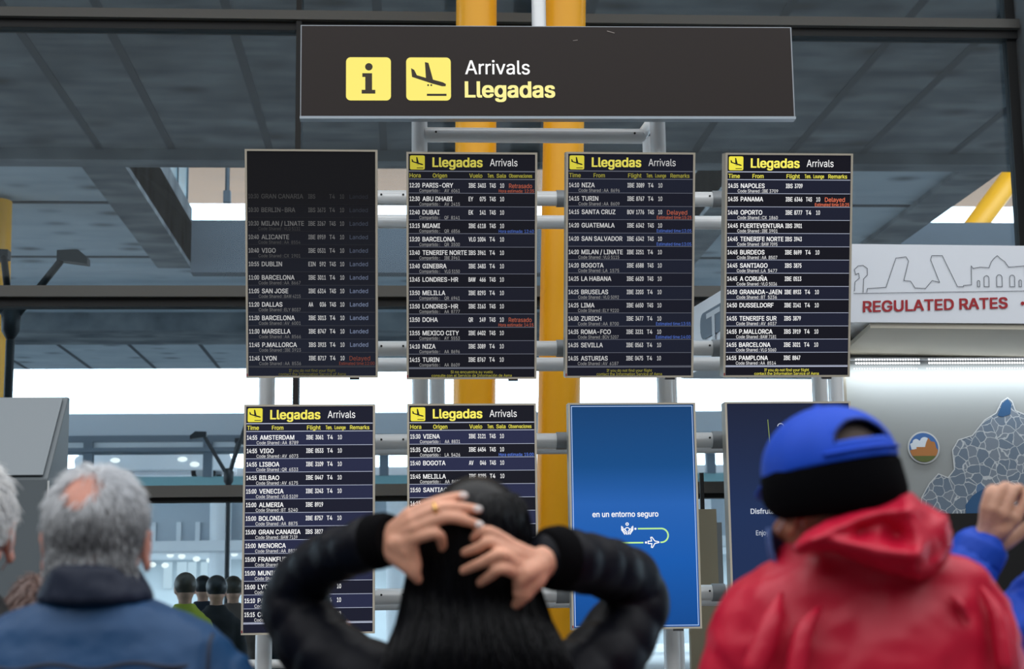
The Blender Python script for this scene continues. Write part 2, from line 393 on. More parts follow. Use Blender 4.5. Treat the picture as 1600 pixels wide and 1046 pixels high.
for i, px in enumerate((-150, 70, 138, 325, 480, 600, 740, 980, 1110, 1250)):
    x = P(px, 720, YP).x; b = MB(); b.box((x-.12, YP-.1, zz(746)), (x+.12, YP+.15, zz(691))); b.build('post', dk, pk)
for px in (-60, 120, 342, 620, 1100, 1300):
    x = P(px, 850, YP).x; b = MB(); b.tube([(x, YP+.3, GZ), (x, YP+.3, zz(785))], .28, 14); b.build('column', whi, pk, smooth='auto')
for px in (150, 190, 235, 275, 305, 385, 605):
    x = P(px, 850, YP).x; b = MB(); b.box((x-.06, YP+.42, zz(846)), (x+.06, YP+.5, zz(815))); b.build('sign_post', whi, pk)
ll = area('lobby_light', (0, YP+4, zz(868)), (0, 0, 0), 30, 5, 1500, (1, 1, 1))
lampm = glow('warm_white_lamp', (255, 250, 240), 1.6); winm = glow('bright_window', (235, 245, 250), 1.0)
for px, py in ((238, 883), (258, 884), (266, 868), (284, 870), (307, 874), (328, 876), (346, 878), (366, 866), (620, 870), (1108, 870), (1122, 874)):
    c = P(px, py, YP+1.5); b = MB(); b.ell(c, (.1, .1, .07), 10, 6); b.build('ceiling_lamp', lampm, pk)
for px, py in ((268, 696), (285, 714), (304, 722), (180, 716)):
    c = P(px, py+4, YP+.8); b = MB(); b.ell(c, (.13, .1, .07), 10, 6); b.build('deck_lamp', lampm, pk)
for px, w_ in ((262, 12), (284, 14), (300, 12), (319, 10), (395, 20), (615, 16), (1112, 10)):
    c = P(px, 897, YP+7.9); W = w_/2500*50; b = MB(); b.box((c.x-W/2, YP+7.85, c.z-.45), (c.x+W/2, YP+7.98, c.z+.35)); b.build('lit_window', winm, pk)
# white car up on the parking deck and dark car added at the kerb in place of a reflecting glass counter
def car(name, x, y, z, s, m, label, rot=1):
    t = thing(name, (x, y, z), label, 'car')
    prof = [(-2.1,.35),(-2.15,.7),(-1.95,.86),(-1.25,.95),(-.65,1.40),(.75,1.42),(1.45,1.0),(2.0,.92),(2.12,.7),(2.1,.35)]
    b = MB(); b.prism([(x+a*s*rot, y-.82*s, z+h*s) for a, h in prof], (0, 1.64*s, 0)); bevel(b.build('body', m, t), .06, 3)
    g = mat('car_glass', (30, 40, 46), .08)
    b = MB(); b.prism([(x+a*s*rot, y-.835*s, z+h*s) for a, h in ((-1.1,.97),(-.6,1.34),(.0,1.36),(.0,.98))], (0, 1.67*s, 0)); b.build('front_window', g, t)
    b = MB(); b.prism([(x+a*s*rot, y-.835*s, z+h*s) for a, h in ((.08,.98),(.08,1.36),(.7,1.36),(1.25,1.02))], (0, 1.67*s, 0)); b.build('rear_window', g, t)
    for a in (-1.35, 1.35):
        for yy in (-.8, .62):
            b = MB(); b.tube([(x+a*s, y+yy*s, z+.33*s), (x+a*s, y+(yy+.2)*s, z+.33*s)], .33*s, 20); wh = b.build('wheel', mat('tyre', (22, 22, 24), .8), t, smooth='auto')
            b = MB(); b.tube([(x+a*s, y+(yy-.01)*s, z+.33*s), (x+a*s, y+(yy+.21)*s, z+.33*s)], .2*s, 12); b.build('hubcap', mat('hub_silver', (170, 175, 180), .3, .8), wh, smooth='auto')
    for yy in (-.6, .6):
        b = MB(); b.ell((x-2.08*s*rot, y+yy*s, z+.72*s), (.07*s, .16*s, .07*s), 10, 6); b.build('headlight', mat('lamp_lens', (235, 238, 240), .1), t)
c = P(246, 748, YP+3); car('parked_car', c.x, YP+3, zz(748)+.01, 1.0, mat('white_car_paint', (240, 243, 246), .25, coat=.5), 'small white car up on the parking deck behind the glass')
c = P(395, 1000, 18); car('parked_car', c.x-.4, 18.6, GZ, 1.0, mat('black_car_paint', (26, 34, 38), .15, coat=1), 'dark car standing in for a glass counter, low behind the lower left flight display', -1)
# black lamp trees outside
blk = mat('lamp_post_black', (30, 33, 37), .5, .3)
def lamp_tree(px, py, Y, arms, label, s=1.0):
    h = P(px, py, Y); g0 = 0 if Y < 16.9 else GZ; t = thing('lamp_post', (h.x, Y, g0), label, 'lamp post', 'branching lamp posts outside')
    b = MB(); b.tube([(h.x, Y, g0), (h.x, Y, h.z-.15)], .055*s, 12); b.build('pole', blk, t, smooth='auto')
    b = MB(); b.tube([(h.x, Y, h.z-.2*s, .05*s), (h.x, Y, h.z-.1*s, .11*s), (h.x, Y, h.z+.12*s, .12*s), (h.x, Y, h.z+.2*s, .06*s)], n=12); b.build('hub', blk, t, smooth='auto')
    for (ax, ay, dy, hd) in arms:
        e = P(ax, ay, Y+dy); b = MB(); b.tube([(h.x, Y, h.z), tuple(e)], .045*s, 10); a_ = b.build('arm', blk, t, smooth='auto')
        dx = math.copysign(.3*s, hd); b = MB()
        b.prism([e+V((-.05*math.copysign(1, hd), -.09*s, -.05*s)), e+V((dx, -.09*s, -.10*s)), e+V((dx, -.09*s, -.02*s)), e+V((dx*.6, -.09*s, .08*s)), e+V((-.05*math.copysign(1, hd), -.09*s, .07*s))], (0, .18*s, 0)); b.build('lamp_head', blk, a_)
lamp_tree(17, 505, 14, [(100, 402, 0, 1), (-60, 395, 0, -1), (6, 400, 1.2, -1)], 'black branching lamp post above the grey cabinet at left', .72)
lamp_tree(357, 746, 26, [(318, 680, 0, -1), (392, 640, 0, 1), (372, 690, 1.5, 1)], 'black branching lamp post beside the lower left flight display', .7)
# hand rail by the glass
a = P(250, 1041, 11.6); c = P(466, 1041, 11.6)
hr = thing('handrail', ((a.x+c.x)/2, 11.6, 0), 'white horizontal handrail low by the glass under the lower left flight display', 'handrail')
b = MB(); b.tube([(a.x, 11.6, a.z), (c.x-.05, 11.6, a.z), (c.x-.01, 11.6, a.z-.03), (c.x, 11.6, a.z-.09)], .032, 12, sub=3); b.build('rail', mat('white_metal', (225, 228, 230), .35), hr, smooth='auto')
for x in (a.x+.1, c.x):
    b = MB(); b.tube([(x, 11.6, 0), (x, 11.6, a.z-.02)], .025, 12); b.build('post', MATS['white_metal'], hr, smooth='auto')
# ------------------------------------------------------------------ yellow columns inside
YC = 10.6
for (p0, p1, lab) in (((744.5, 0), (741.5, 600), 'left of two yellow columns behind the arrivals sign'), ((884, 0), (874, 600), 'right of two yellow columns behind the arrivals sign, leaning slightly')):
    a, c = P(*p0, YC), P(*p1, YC); d = (c-a)/(c.z-a.z)
    top = a+d*(9.0-a.z); bot = a+d*(0-a.z)
    t = thing('yellow_column', bot, lab, 'column')
    b = MB(); b.tube([bot, top], 32.5/2500*YC*1.02, 40); b.build('shaft', yel, t, smooth='auto')
    b = MB(); b.tube([bot, bot+V((0, 0, .05))], .2, 32); b.build('base_ring', MATS['steel_dark'], t, smooth='auto')
# ------------------------------------------------------------------ display stand
alu = mat('satin_aluminium', (240, 243, 246), .33, .12, bump=(300, .02)); alu_d = mat('joint_grey', (150, 155, 160), .5, .4); screw = mat('screw_dark', (30, 32, 34), .6)
YS = 8.33; YF, YR_ = 8.66, 9.0
st = thing('display_stand', (P(850, 900, YF).x, 8.83, 0), 'silver tubular steel stand carrying the flight displays and arrivals sign', 'stand')
def post(px, py, Y, ztop, r=.044):
    x = P(px, py, Y).x; b = MB(); b.tube([(x, Y, 0), (x, Y, ztop)], r, 20); o = b.build('post', alu, st, smooth='auto')
    b = MB(); b.tube([(x, Y, 0), (x, Y, .015)], .1, 20); b.build('foot_plate', alu_d, o, smooth='auto'); return x
zt = 3.55
x1 = post(417, 610, YF, zt); x2 = post(656, 400, YF, 4.4); x3 = post(1033, 400, YF, 4.4); x4 = post(1281, 605, YF, zt)
post(683, 610, YR_, zt); post(1046, 610, YR_, zt); post(1306, 605, YR_, zt)
def rail(y, Y, r, px0=400, px1=1312, collar=True):
    z = P(735, y, Y).z; a, c = P(px0, y, Y).x, P(px1, y, Y).x
    b = MB(); b.tube([(a, Y, z), (c, Y, z)], r, 20); o = b.build('rail', alu, st, smooth='auto')
    if collar:
        b = MB()
        for px in (596, 630, 871, 1107, 1126):
            x = P(px, y, Y).x; b.tube([(x, Y-r-.003, z+.2*r), (x, Y-r*.8, z+.2*r)], .006, 8)
        b.build('screw', screw, o)
        for px in (879, 1122):
            x = P(px, y, Y).x; b = MB(); b.tube([(x-.035, Y, z), (x+.035, Y, z)], r+.006, 20); b.build('collar', alu_d, o, smooth='auto')
for y in (310, 545, 690, 931): rail(y, YF, .042)
for y in (347, 570, 700, 941): rail(y, YR_, .04, collar=False)
z = P(835, 212, YF).z; b = MB(); b.tube([(x2+.03, YF, z), (P(1003, 212, YF).x, YF, z)], .042, 20); o = b.build('top_rail', alu, st, smooth='auto')
b = MB()
for px in (681, 990): x = P(px, 210, YF).x; b.tube([(x, YF-.046, z+.005), (x, YF-.03, z+.005)], .006, 8)
b.build('screw', screw, o)
b = MB(); b.tube([P(1001, 214, YF), P(1018, 190, YF+.2)], .032, 12); b.build('brace', alu, st, smooth='auto')
x = P(1012, 230, YF+.2).x; b = MB(); b.tube([(x, YF+.2, 3.4), (x, YF+.2, P(1012, 215, YF+.2).z)], .03, 12); b.build('brace', alu, st, smooth='auto')
for x in (x2, x3):
    b = MB(); b.box((x-.05, YS+.054, 4.24), (x+.05, YF, 4.36)); b.build('sign_bracket', alu_d, st)
x = P(842, 30, 8.5).x; zs = P(842, 40, 8.5).z
b = MB(); b.tube([(x, 8.5, zs-.02), (x, 8.5, zs+.3)], .04, 16); b.tube([(x, 8.5, zs+.09), (x+.03, 8.72, 5.6)], .036, 12); b.build('top_bracket', alu, st, smooth='auto')
# ------------------------------------------------------------------ overhead sign

tl, tr, bl_, br = V((-.557, YS, 4.589)), V((2.134, YS, 4.609)), V((-.556, YS, 4.066)), V((2.136, YS, 4.084))
pl = Plane(tl, tr-tl, bl_-tl, 2.692/770, .524/146)        # units are photo pixels from the sign's upper left corner
sg = thing('overhead_sign', tl.lerp(br, .5), 'long dark brown overhead arrivals sign with yellow pictograms', 'sign')
b = MB(); b.prism([pl.pt(0, 0), pl.pt(770, 0), pl.pt(770, 146), pl.pt(0, 146)], (0, .05, 0)); b.build('case', mat('sign_case_grey', (150, 156, 164), .4, .6), sg)
b = MB(); b.prism([pl.pt(1.5, 1.5), pl.pt(768, 1.5), pl.pt(768, 143), pl.pt(1.5, 143)], pl.n*.004); b.build('front_panel', mat('sign_brown', (37, 28, 26), .45, spec=.3), sg)
b = MB(); b.prism([pl.pt(-.5, 143), pl.pt(770.5, 143), pl.pt(770.5, 147), pl.pt(-.5, 147)], (0, .06, 0)); b.v = [p+V((0, -.01, 0)) for p in b.v]; b.build('bottom_trim', mat('trim_alu', (150, 160, 170), .35, .6), sg)
sy = glow('sign_yellow_light', (254, 238, 118), 1.0); sw = glow('sign_white_light', (255, 255, 255), 1.05); sy2 = glow('sign_letter_yellow', (255, 244, 155), 1.0); sb = mat('sign_pictogram_brown', (58, 46, 30), .6)
b = MB(); flat(b, pl, rrect(70, 51, 139, 118.5, 7), 0, .006)
flat(b, pl, [(105+x, 66+y) for x, y in arc(0, 0, 5.8, 0, 345, 20)], 1, .007)
flat(b, pl, [(95, 76), (110, 76), (110, 102), (115, 102), (115, 108), (94, 108), (94, 102), (99.5, 102), (99.5, 82), (95, 82)], 1, .007)
b.build('information_pictogram', [sy, sb], sg)
b = MB(); flat(b, pl, rrect(162.5, 51, 231.5, 118.5, 7), 0, .006); plane_pic(b, pl, 162.5, 50, 69, 1, .007); b.build('arrivals_pictogram', [sy, sb], sg)
b = MB(); text(b, pl, 'Arrivals', 254, 77, 21.5, 100, off=.006, res=4, base=True, bold=.008); b.build('english_lettering', sw, sg)
b = MB(); text(b, pl, 'Llegadas', 254, 113, 24, 138, off=.006, res=4, base=True, bold=.03); b.build('spanish_lettering', sy2, sg)
b = MB(); stroke(b, pl, [(477, 8), (488, 11)], 1.2, 0, .006); stroke(b, pl, [(423, 23.5), (430, 22.5)], .8, 0, .006); b.build('scratch', mat('scratch', (150, 140, 135), .6), sg)
# ------------------------------------------------------------------ flight displays
bez = mat('bezel_champagne', (206, 198, 182), .4, .2); bez_s = mat('bezel_side', (160, 160, 154), .45, .5)
EN = ['Time', 'From', 'Flight', 'Tem.', 'Lounge', 'Remarks']; ES = ['Hora', 'Origen', 'Vuelo', 'Tem.', 'Sala', 'Observaciones']
MW, MH = .676, 1.176
def display(tlp, tilt_dn, name, label, group):
    t = thing(name, tlp + V((MW/2, .05, 0)) + V(tilt_dn)*MH, label, 'display', group)
    pl = Plane(tlp, (1, 0, 0), tilt_dn, MW/204, MH/358)
    back = -pl.n
    b = MB(); b.prism([pl.pt(0, 0), pl.pt(204, 0), pl.pt(204, 358), pl.pt(0, 358)], back*.09, 1)
    for u0, v0, u1, v1 in ((0, 0, 204, 3), (0, 355, 204, 358), (0, 3, 3.2, 355), (200.8, 3, 204, 355)):
        b.prism([pl.pt(u0, v0, .001), pl.pt(u1, v0, .001), pl.pt(u1, v1, .001), pl.pt(u0, v1, .001)], pl.n*.007, 0)
    b.build('frame', [bez, bez_s], t)
    b = MB(); b.prism([pl.pt(160, 358), pl.pt(175, 358), pl.pt(175, 361.5), pl.pt(160, 361.5)], back*.03); b.build('sensor_tab', mat('tab_grey', (90, 92, 98), .5), t)
    b = MB(); b.prism([pl.pt(.6, 351, .0085), pl.pt(2.4, 351, .0085), pl.pt(2.4, 355, .0085), pl.pt(.6, 355, .0085)], pl.n*.001); b.build('maker_dot', mat('dot_red', (150, 30, 50), .5), t)
    # wall mount reaching back to the stand
    m_ = pl.pt(102, 180); ym = YF+.03
    b = MB(); b.box((m_.x-.25, m_.y+.07, m_.z-.16), (m_.x+.25, m_.y+.11, m_.z+.16)); b.box((m_.x-.06, m_.y+.08, m_.z-.05), (m_.x+.06, ym, m_.z+.05)); b.build('mount', alu_d, t)
    return t, pl
def flight_display(tlp, dn, lang, rows, label, bright, bgs, fade=None, header=True, first_skip=0):
    t, pl = display(tlp, dn, 'flight_display', label, 'flight information displays')
    tag = label
    def G(n, c, k=1.0):
        nm = n+'_'+str(len(MATS)); c = tuple(min(255, x*k) for x in c)
        if fade:
            m = glow_ramp(nm, c, (14, 14, 18), fade[0], fade[1], mid=[(.45, tuple(x*.62 for x in c)), (.75, tuple(x*.3+6 for x in c))])
            return m
        return glow(nm, c, 1.0)
    d0, d1 = bgs
    if fade:
        ms = [glow_ramp('screen_%d' % len(MATS), d0, (15, 15, 19), fade[0]-.4, fade[1]-.1), glow_ramp('screenb_%d' % len(MATS), d1, (15, 15, 19), fade[0]-.4, fade[1]-.1)]
    else: ms = [glow('screen_%d' % len(MATS), d0), glow('screenb_%d' % len(MATS), d1)]
    for m in ms: m.node_tree.nodes['Principled BSDF'].inputs['Roughness'].default_value = .35
    b = MB(); r0, st_ = 52, 21.15
    ys = [r0-8.8+st_*i for i in range(15)]
    rect(b, pl, 3.2, 3, 200.8, ys[0], 0, .0025)
    for i in range(14): rect(b, pl, 3.2, ys[i], 200.8, ys[i+1], (1, 0)[i % 2], .0025)
    rect(b, pl, 3.2, ys[14], 200.8, 355, 0, .0025); b.build('screen', ms, t)
    wt, cd_, yl_, yb, rd, bl, ln, ic = (G('white', (255, 255, 255), bright[0]), G('code', (255, 255, 255), bright[1]), G('yellow', (250, 240, 90), bright[2]), G('bigyellow', (252, 240, 100), bright[3]),
                  G('red', (255, 128, 92), bright[4]), G('blue', (104, 144, 255), bright[4]*1.05), G('rule', (205, 212, 235), bright[5]), mat('icon_dark', (12, 14, 10), .6))
    b = MB(); O = .0038
    if header:
        text(b, pl, 'Llegadas', 41, 23.0, 14.2, 77, mi=3, off=O, bold=.028, res=3, base=True)
        text(b, pl, 'Arrivals', 130, 21.5, 11.2, 43, mi=0, off=O, res=3, base=True)
        rect(b, pl, 3.5, 29.3, 200.5, 30.6, 6, O); rect(b, pl, 3.5, 41.8, 200.5, 42.8, 6, O)
        H = ES if lang == 'es' else EN
        for s_, u0, u1, cp in zip(H, (5, 41, 98, 126.5, 140.5, 160) if lang == 'es' else (5, 43.5, 98, 127, 141, 165), (22, 63, 118, 136.5, 155, 196) if lang == 'es' else (23, 61, 119, 137, 158, 195), (6.4, 6.4, 6.4, 6, 6, 5.6) if lang == 'es' else (6.4, 6.4, 6.4, 6, 5.6, 6.2)):
            text(b, pl, s_, u0, 36.6, cp, u1-u0, mi=2, off=O, bold=.012)
    for i, rw in enumerate(rows):
        v = r0+st_*i
        rect(b, pl, 3.5, v+11.9, 200.5, v+12.6, 6, O)
        if not rw: continue
        tm, city, code, car_, num, term, lou, rem, est = (list(rw)+['']*9)[:9]
        text(b, pl, tm, 5, v, 6.8, 15.5, mi=0, off=O, bold=.012)
        W = run(city)[2]*6.9/CAPH*1.02
        text(b, pl, city, 25, v, 7.0, min(W*.87, 69), mi=0, off=O, bold=.014)
        if car_: text(b, pl, car_, 97, v, 6.8, 4.0*len(car_)-1.2, mi=0, off=O, bold=.012)
        if num: text(b, pl, num, 123.5, v, 6.8, 3.25*len(num)-.6, 'r', mi=0, off=O, bold=.012)
        if term: text(b, pl, term, 129.5, v, 6.8, 9.5 if len(term) > 2 else 8.5, mi=0, off=O, bold=.012)
        if lou: text(b, pl, lou, 146, v, 6.8, 6.2, mi=0, off=O, bold=.006)
        if code:
            if lang == 'es': text(b, pl, 'Compartido :', 20, v+8.3, 5.0, 32, mi=1, off=O); text(b, pl, code, 59, v+8.3, 5.2, 24, mi=1, off=O)
            else: text(b, pl, 'Code Shared :', 20, v+8.3, 5.0, 38, mi=1, off=O); text(b, pl, code, 59.5, v+8.3, 5.2, 25, mi=1, off=O)
        if rem:
            if rem == 'Landed': text(b, pl, rem, 161, v, 6.6, 28, mi=1 if not fade else 7, off=O)
            else: text(b, pl, rem, 160, v+.4, 7.0, 36 if len(rem) > 7 else 32, mi=4, off=O)
        if est: text(b, pl, est[1], 199, v+8.4, 5.0, 55, 'r', mi=4 if est[0] == 'r' else 5, off=O)
    rect(b, pl, 3.5, 340.2, 200.5, 341.6, 6, O)
    if lang == 'es' and rows[-1]: text(b, pl, 'Si no encuentra su vuelo', 102, 346.5, 4.4, 66, 'c', mi=2, off=O); text(b, pl, 'consulte con el Servicio de Información de Aena', 102, 352.2, 4.4, 126, 'c', mi=2, off=O)
    elif lang == 'en': text(b, pl, 'If you do not find your flight', 102, 346.5, 4.4, 72, 'c', mi=2, off=O); text(b, pl, 'contact the Information Service of Aena', 102, 352.2, 4.4, 104, 'c', mi=2, off=O)
    ld = G('landed', (150, 165, 200), bright[0])
    b.build('flight_list', [wt, cd_, yl_, yb, rd, bl, ln, ld], t)
    if header:
        b = MB(); flat(b, pl, rrect(5.5, 5.5, 28.5, 27.5, 2.2), 0, .0035); plane_pic(b, pl, 5.5, 5, 23, 1, .004); b.build('header_pictogram', [G('icon_yellow', (240, 228, 70), bright[3]), ic], t)
    return t
def rws(txt):
    out = []
    for l in txt.strip('\n').split('\n'):
        p = [x.strip() for x in l.split('|')]
        if len(p) == 1: out.append(None); continue
        p += ['']*(9-len(p))
        if p[8]: p[8] = (p[8][0], p[8][1:])
        out.append(p)
    return out
m1 = rws('''
-
10:30|GRAN CANARIA||IBS||T4|10|Landed
10:30|BERLIN-BRA||IBS|3673|T4|10|Landed
10:30|MILAN / LINATE|VLG 5131|IBE|3267|T4S|10|Landed
10:40|ALICANTE|AA  8554|IBE|8959|T4|10|Landed
10:40|VIGO|CX  1901|IBE|0531|T4|10|Landed
10:55|DUBLIN||EIN|592|T4S|10|Landed
11:00|BARCELONA|AA  8667|IBE|3011|T4|10|Landed
11:05|SAN JOSE|BAW 4215|IBE|6314|T4S|10|Landed
11:20|DALLAS|ELY 8037|AA|036|T4S|10|Landed
11:30|BARCELONA|AV  6001|IBE|3013|T4|10|Landed
11:30|MARSELLA|AA  8566|IBE|8747|T4|10|Landed
11:45|P.MALLORCA|IBE 3923|IBS|3923|T4|10|Landed
11:45|LYON|AA  8536|IBE|8717|T4|10|Delayed|rEstimated time:12:00''')
m2 = rws('''
12:20|PARIS-ORY|AV  6061|IBE|3403|T4S|10|Retrasado|rHora estimada: 12:35
12:30|ABU DHABI|AV  2415|EY|075|T4S|10
12:40|DUBAI|QF  8141|EK|141|T4S|10
13:15|MIAMI|QR  6856|IBE|6118|T4S|10||bHora estimada: 12:40
13:20|BARCELONA|QR  3500|VLG|1004|T4|10
13:40|TENERIFE NORTE|IBE 3961|IBS|3961|T4|10
13:40|GINEBRA|VLG 5150|IBE|3483|T4|10
13:45|LONDRES-HR||BAW|466|T4S|10
13:50|MELILLA|QR  6941|IBE|8293|T4|10
13:50|LONDRES-HR|AA  8777|IBE|3163|T4S|10
13:50|DOHA||QR|149|T4S|10|Retrasado|rHora estimada: 14:15
13:55|MEXICO CITY|AY  5553|IBE|6402|T4S|10
14:10|NIZA|AA  8696|IBE|3089|T4|10
14:15|TURIN|AA  8609|IBE|8767|T4|10''')
m3 = rws('''
14:10|NIZA|AA  8696|IBE|3089|T4|10
14:15|TURIN|AA  8609|IBE|8767|T4|10
14:15|SANTA CRUZ||BOV|1776|T4S|10|Delayed|rEstimated time:15:25
14:20|GUATEMALA||IBE|6342|T4S|10||bEstimated time:13:05
14:20|SAN SALVADOR||IBE|6342|T4S|10||bEstimated time:13:05
14:20|MILAN / LINATE|VLG 5115|IBE|3251|T4|10
14:20|BOGOTA|LA  1575|IBE|6588|T4S|10
14:25|LA HABANA||IBE|6620|T4S|10
14:25|BRUSELAS|VLG 5092|IBE|3203|T4|10
14:25|LIMA|ELY 9220|IBE|6650|T4S|10
14:30|ZURICH|AA  8700|IBE|3477|T4|10||bEstimated time:13:55
14:35|ROMA-FCO|BOV 5207|IBE|3231|T4|10||bEstimated time:14:00
14:35|SEVILLA||IBE|0563|T4|10
14:35|ASTURIAS|AV  6187|IBE|0475|T4|10''')
m4 = rws('''
14:35|NAPOLES|IBE 3709|IBS|3709
14:35|PANAMA||IBE|6346|T4S|10|Delayed|rEstimated time:18:25
14:40|OPORTO|CX  1860|IBE|8777|T4|10
14:45|FUERTEVENTURA|IBE 3901|IBS|3901
14:45|TENERIFE NORTE|BAW 7095|IBS|3943
14:45|BURDEOS|AA  8507|IBE|8699|T4|10
14:45|SANTIAGO|LA  5477|IBS|3875
14:45|A CORUÑA|VLG 5036|IBE|0513
14:50|GRANADA-JAEN|BT  5236|IBE|8933|T4|10
14:50|DUSSELDORF||IBE|3141|T4|10
14:55|TENERIFE SUR|AV  6037|IBS|3879
14:55|P.MALLORCA|BAW 7181|IBS|3919|T4|10
14:55|BARCELONA|VLG 5060|IBE|3021|T4|10
14:55|PAMPLONA|AA  8514|IBE|8847''')
m5 = rws('''
14:55|AMSTERDAM|AA  8789|IBE|3061|T4|10
14:55|VIGO|AV  6073|IBE|0533|T4|10
14:55|LISBOA|QR  6533|IBE|3109|T4|10
14:55|BILBAO|AV  6175|IBE|0447|T4|10
15:00|VENECIA|VLG 5109|IBE|3243|T4|10
15:00|ALMERIA|BT  5240|IBE|8919
15:00|BOLONIA|AA  8875|IBE|8757|T4|10
15:00|GRAN CANARIA|BAW 7139|IBS|3827
15:00|MENORCA|AA  8825|IBE|8061
15:00|FRANKFURT|AA  8711|IBE|8581|T4|10
15:00|MUNICH|AA  8701|IBE|3193|T4|10
15:00|LYON|AA  8536|IBE|8711|T4|10
15:10|PARIS-ORY|AV  6065|IBE|3405|T4|10
15:15|COPENHAGUE|AA  8725|IBE|3313|T4|10''')
m6 = rws('''
15:30|VIENA|AA  8831|IBE|3121|T4S|10
15:35|QUITO|LA  5426|IBE|6454|T4S|10||bHora estimada: 15:00
15:40|BOGOTA||AV|046|T4S|10
15:45|MELILLA|AA  8603|IBE|8295|T4|10
15:50|SANTIAGO||LA|708|T4S|10
16:15|-||||||10|
-
-
-
-
-
-
-
-''')
m6[5] = ['16:15', '', '', '', '', '', '10', '', '']
YT, YB = 8.0, 8.257
tilt = V((0, YB-YT, 2.654-3.800))
def top_tl(px, py): return P(px, py, YT)
DK, LT = (17, 17, 28), (27, 30, 47)
flight_display(top_tl(382.5, 233), tilt, 'en', m1, 'dark-topped flight display, upper row far left, listing landed flights', (.80, .46, .42, .4, .5, .28), ((26, 30, 44), (28, 33, 48)), fade=(3.0, 3.68), header=False)
flight_display(top_tl(635, 237.5), tilt, 'es', m2, 'dim Spanish flight display, second in the upper row, headed by PARIS-ORY', (.86, .60, .66, .78, .72, .55), ((16, 17, 27), (22, 24, 37)))
flight_display(top_tl(884.5, 237.5), tilt, 'en', m3, 'flight display third in the upper row, beginning with NIZA and TURIN', (.80, .58, .62, .88, .74, .5), ((18, 20, 34), (23, 27, 43)))
flight_display(top_tl(1133.5, 239), tilt, 'en', m4, 'bright flight display, upper row far right, beginning with NAPOLES', (1, .95, .97, 1, 1, .9), ((15, 15, 26), (25, 28, 46)))
dnv = V((0, 0, -1))
flight_display(V((-.829, 8.33, 2.521)), dnv, 'x', m5, 'flight display lower row far left, headed by AMSTERDAM, behind raised left elbow', (1, .92, .95, .97, 1, .92), ((22, 24, 42), (36, 40, 68)))
flight_display(V((.014, 8.33, 2.522)), dnv, 'es', m6, 'flight display behind the head of the woman, beginning with VIENA', (.98, .9, .92, 1, .9, .9), ((17, 18, 30), (38, 42, 72)))
# blue advert screen
t, pl = display(V((.858, 8.33, 2.523)), dnv, 'advert_display', 'glowing blue advert display reading en un entorno seguro', 'advert displays in the lower row')
b = MB(); rect(b, pl, 3.2, 3, 200.8, 355, 0, .0025); zt_, zb_ = 2.52, 1.345
b.build('screen', glow_ramp('blue_screen', (6, 70, 140), (12, 62, 112), zb_, zt_, mid=[(.3, (14, 88, 172)), (.55, (34, 96, 176)), (.72, (10, 74, 134))]), t)
wB = glow('advert_white', (255, 255, 255), 1.0); gB = glow('advert_green', (190, 240, 150), 1.0)
b = MB()
for q in ([(5.5, 5.5), (198.5, 5.5), (198.5, 352.5), (5.5, 352.5)],): stroke(b, pl, q, .9, 0, .0032, True)
b.build('light_border', glow('advert_border', (190, 215, 255), 1.0), t)
def bu(px, py): return ((px-888)/200*204, (py-631)/355*358)
b = MB(); u0, v0 = bu(925, 808); u1, _ = bu(1027, 808); text(b, pl, 'en un entorno seguro', u0-2, v0+3.5, 8.6, u1-u0, off=.0035, bold=.016, res=3, base=True); b.build('lettering', wB, t)
b = MB()
def BS(pts, wd, mi): stroke(b, pl, [bu(870+x/6.957, 760+y/6.957) for x, y in pts], wd, mi, .0035)
BS([(860, 489), (1100, 489)] + arc(1105, 564, 75, -90, 90, 18) + [(1100, 639)], 2.4, 1)
BS([(560, 641), (905, 641)], 2.4, 1)
for cx, cy in ((828, 490), (938, 640)): flat(b, pl, [bu(870+(cx+x)/6.957, 760+(cy+y)/6.957) for x, y in arc(0, 0, 12, 0, 340, 12)], 0, .0035)
BS(arc(740, 438, 13, 0, 360), 1.4, 0); BS(arc(740, 500, 24, 150, 390), 1.3, 0)
for sgn in (-1, 1):
    BS([(740+sgn*60, 462), (740+sgn*60, 500), (740+sgn*28, 548)], 1.6, 0); BS([(740+sgn*48, 470), (740+sgn*46, 502), (740+sgn*8, 548)], 1.3, 0); BS([(740+sgn*60, 505), (740+sgn*34, 490), (740+sgn*10, 515), (740+sgn*8, 550)], 1.4, 0)
BS([(962, 625), (1000, 625), (990, 585), (1005, 583), (1035, 625), (1075, 632), (1078, 642), (1035, 650), (1008, 695), (995, 692), (1002, 652), (962, 652), (962, 625)], 1.5, 0)
b.build('icon_line', [wB, gB], t)
# navy advert screen
t, pl = display(V((1.692, 8.33, 2.526)), dnv, 'advert_display', 'dark navy advert display half hidden behind the blue cap', 'advert displays in the lower row')
b = MB(); rect(b, pl, 3.2, 3, 200.8, 355, 0, .0025); b.build('screen', glow_ramp('navy_screen', (24, 42, 80), (22, 30, 56), zb_, zt_, mid=[(.5, (24, 44, 84))]), t)
def nu(px, py): return ((px-1132)/199*204, (py-628)/354*358)
nw = glow('navy_white', (215, 222, 235), .85)
b = MB(); text(b, pl, 'P', *nu(1195, 740), 9.5, off=.0035); text(b, pl, 'Disfruta', *nu(1167, 802), 8.0, 37, off=.0035, bold=.02); text(b, pl, 'Enjoy your trip bel', *nu(1174, 836), 7.6, 70, off=.0035)
stroke(b, pl, arc(*nu(1219, 668), 5, 190, 360, 8), 1.2, 0, .0035); b.build('lettering', nw, t)
b = MB(); stroke(b, pl, [nu(1199, 657), nu(1202, 718)], 1.1, 0, .0035); b.build('green_line', glow('navy_green', (150, 170, 90), .8), t)
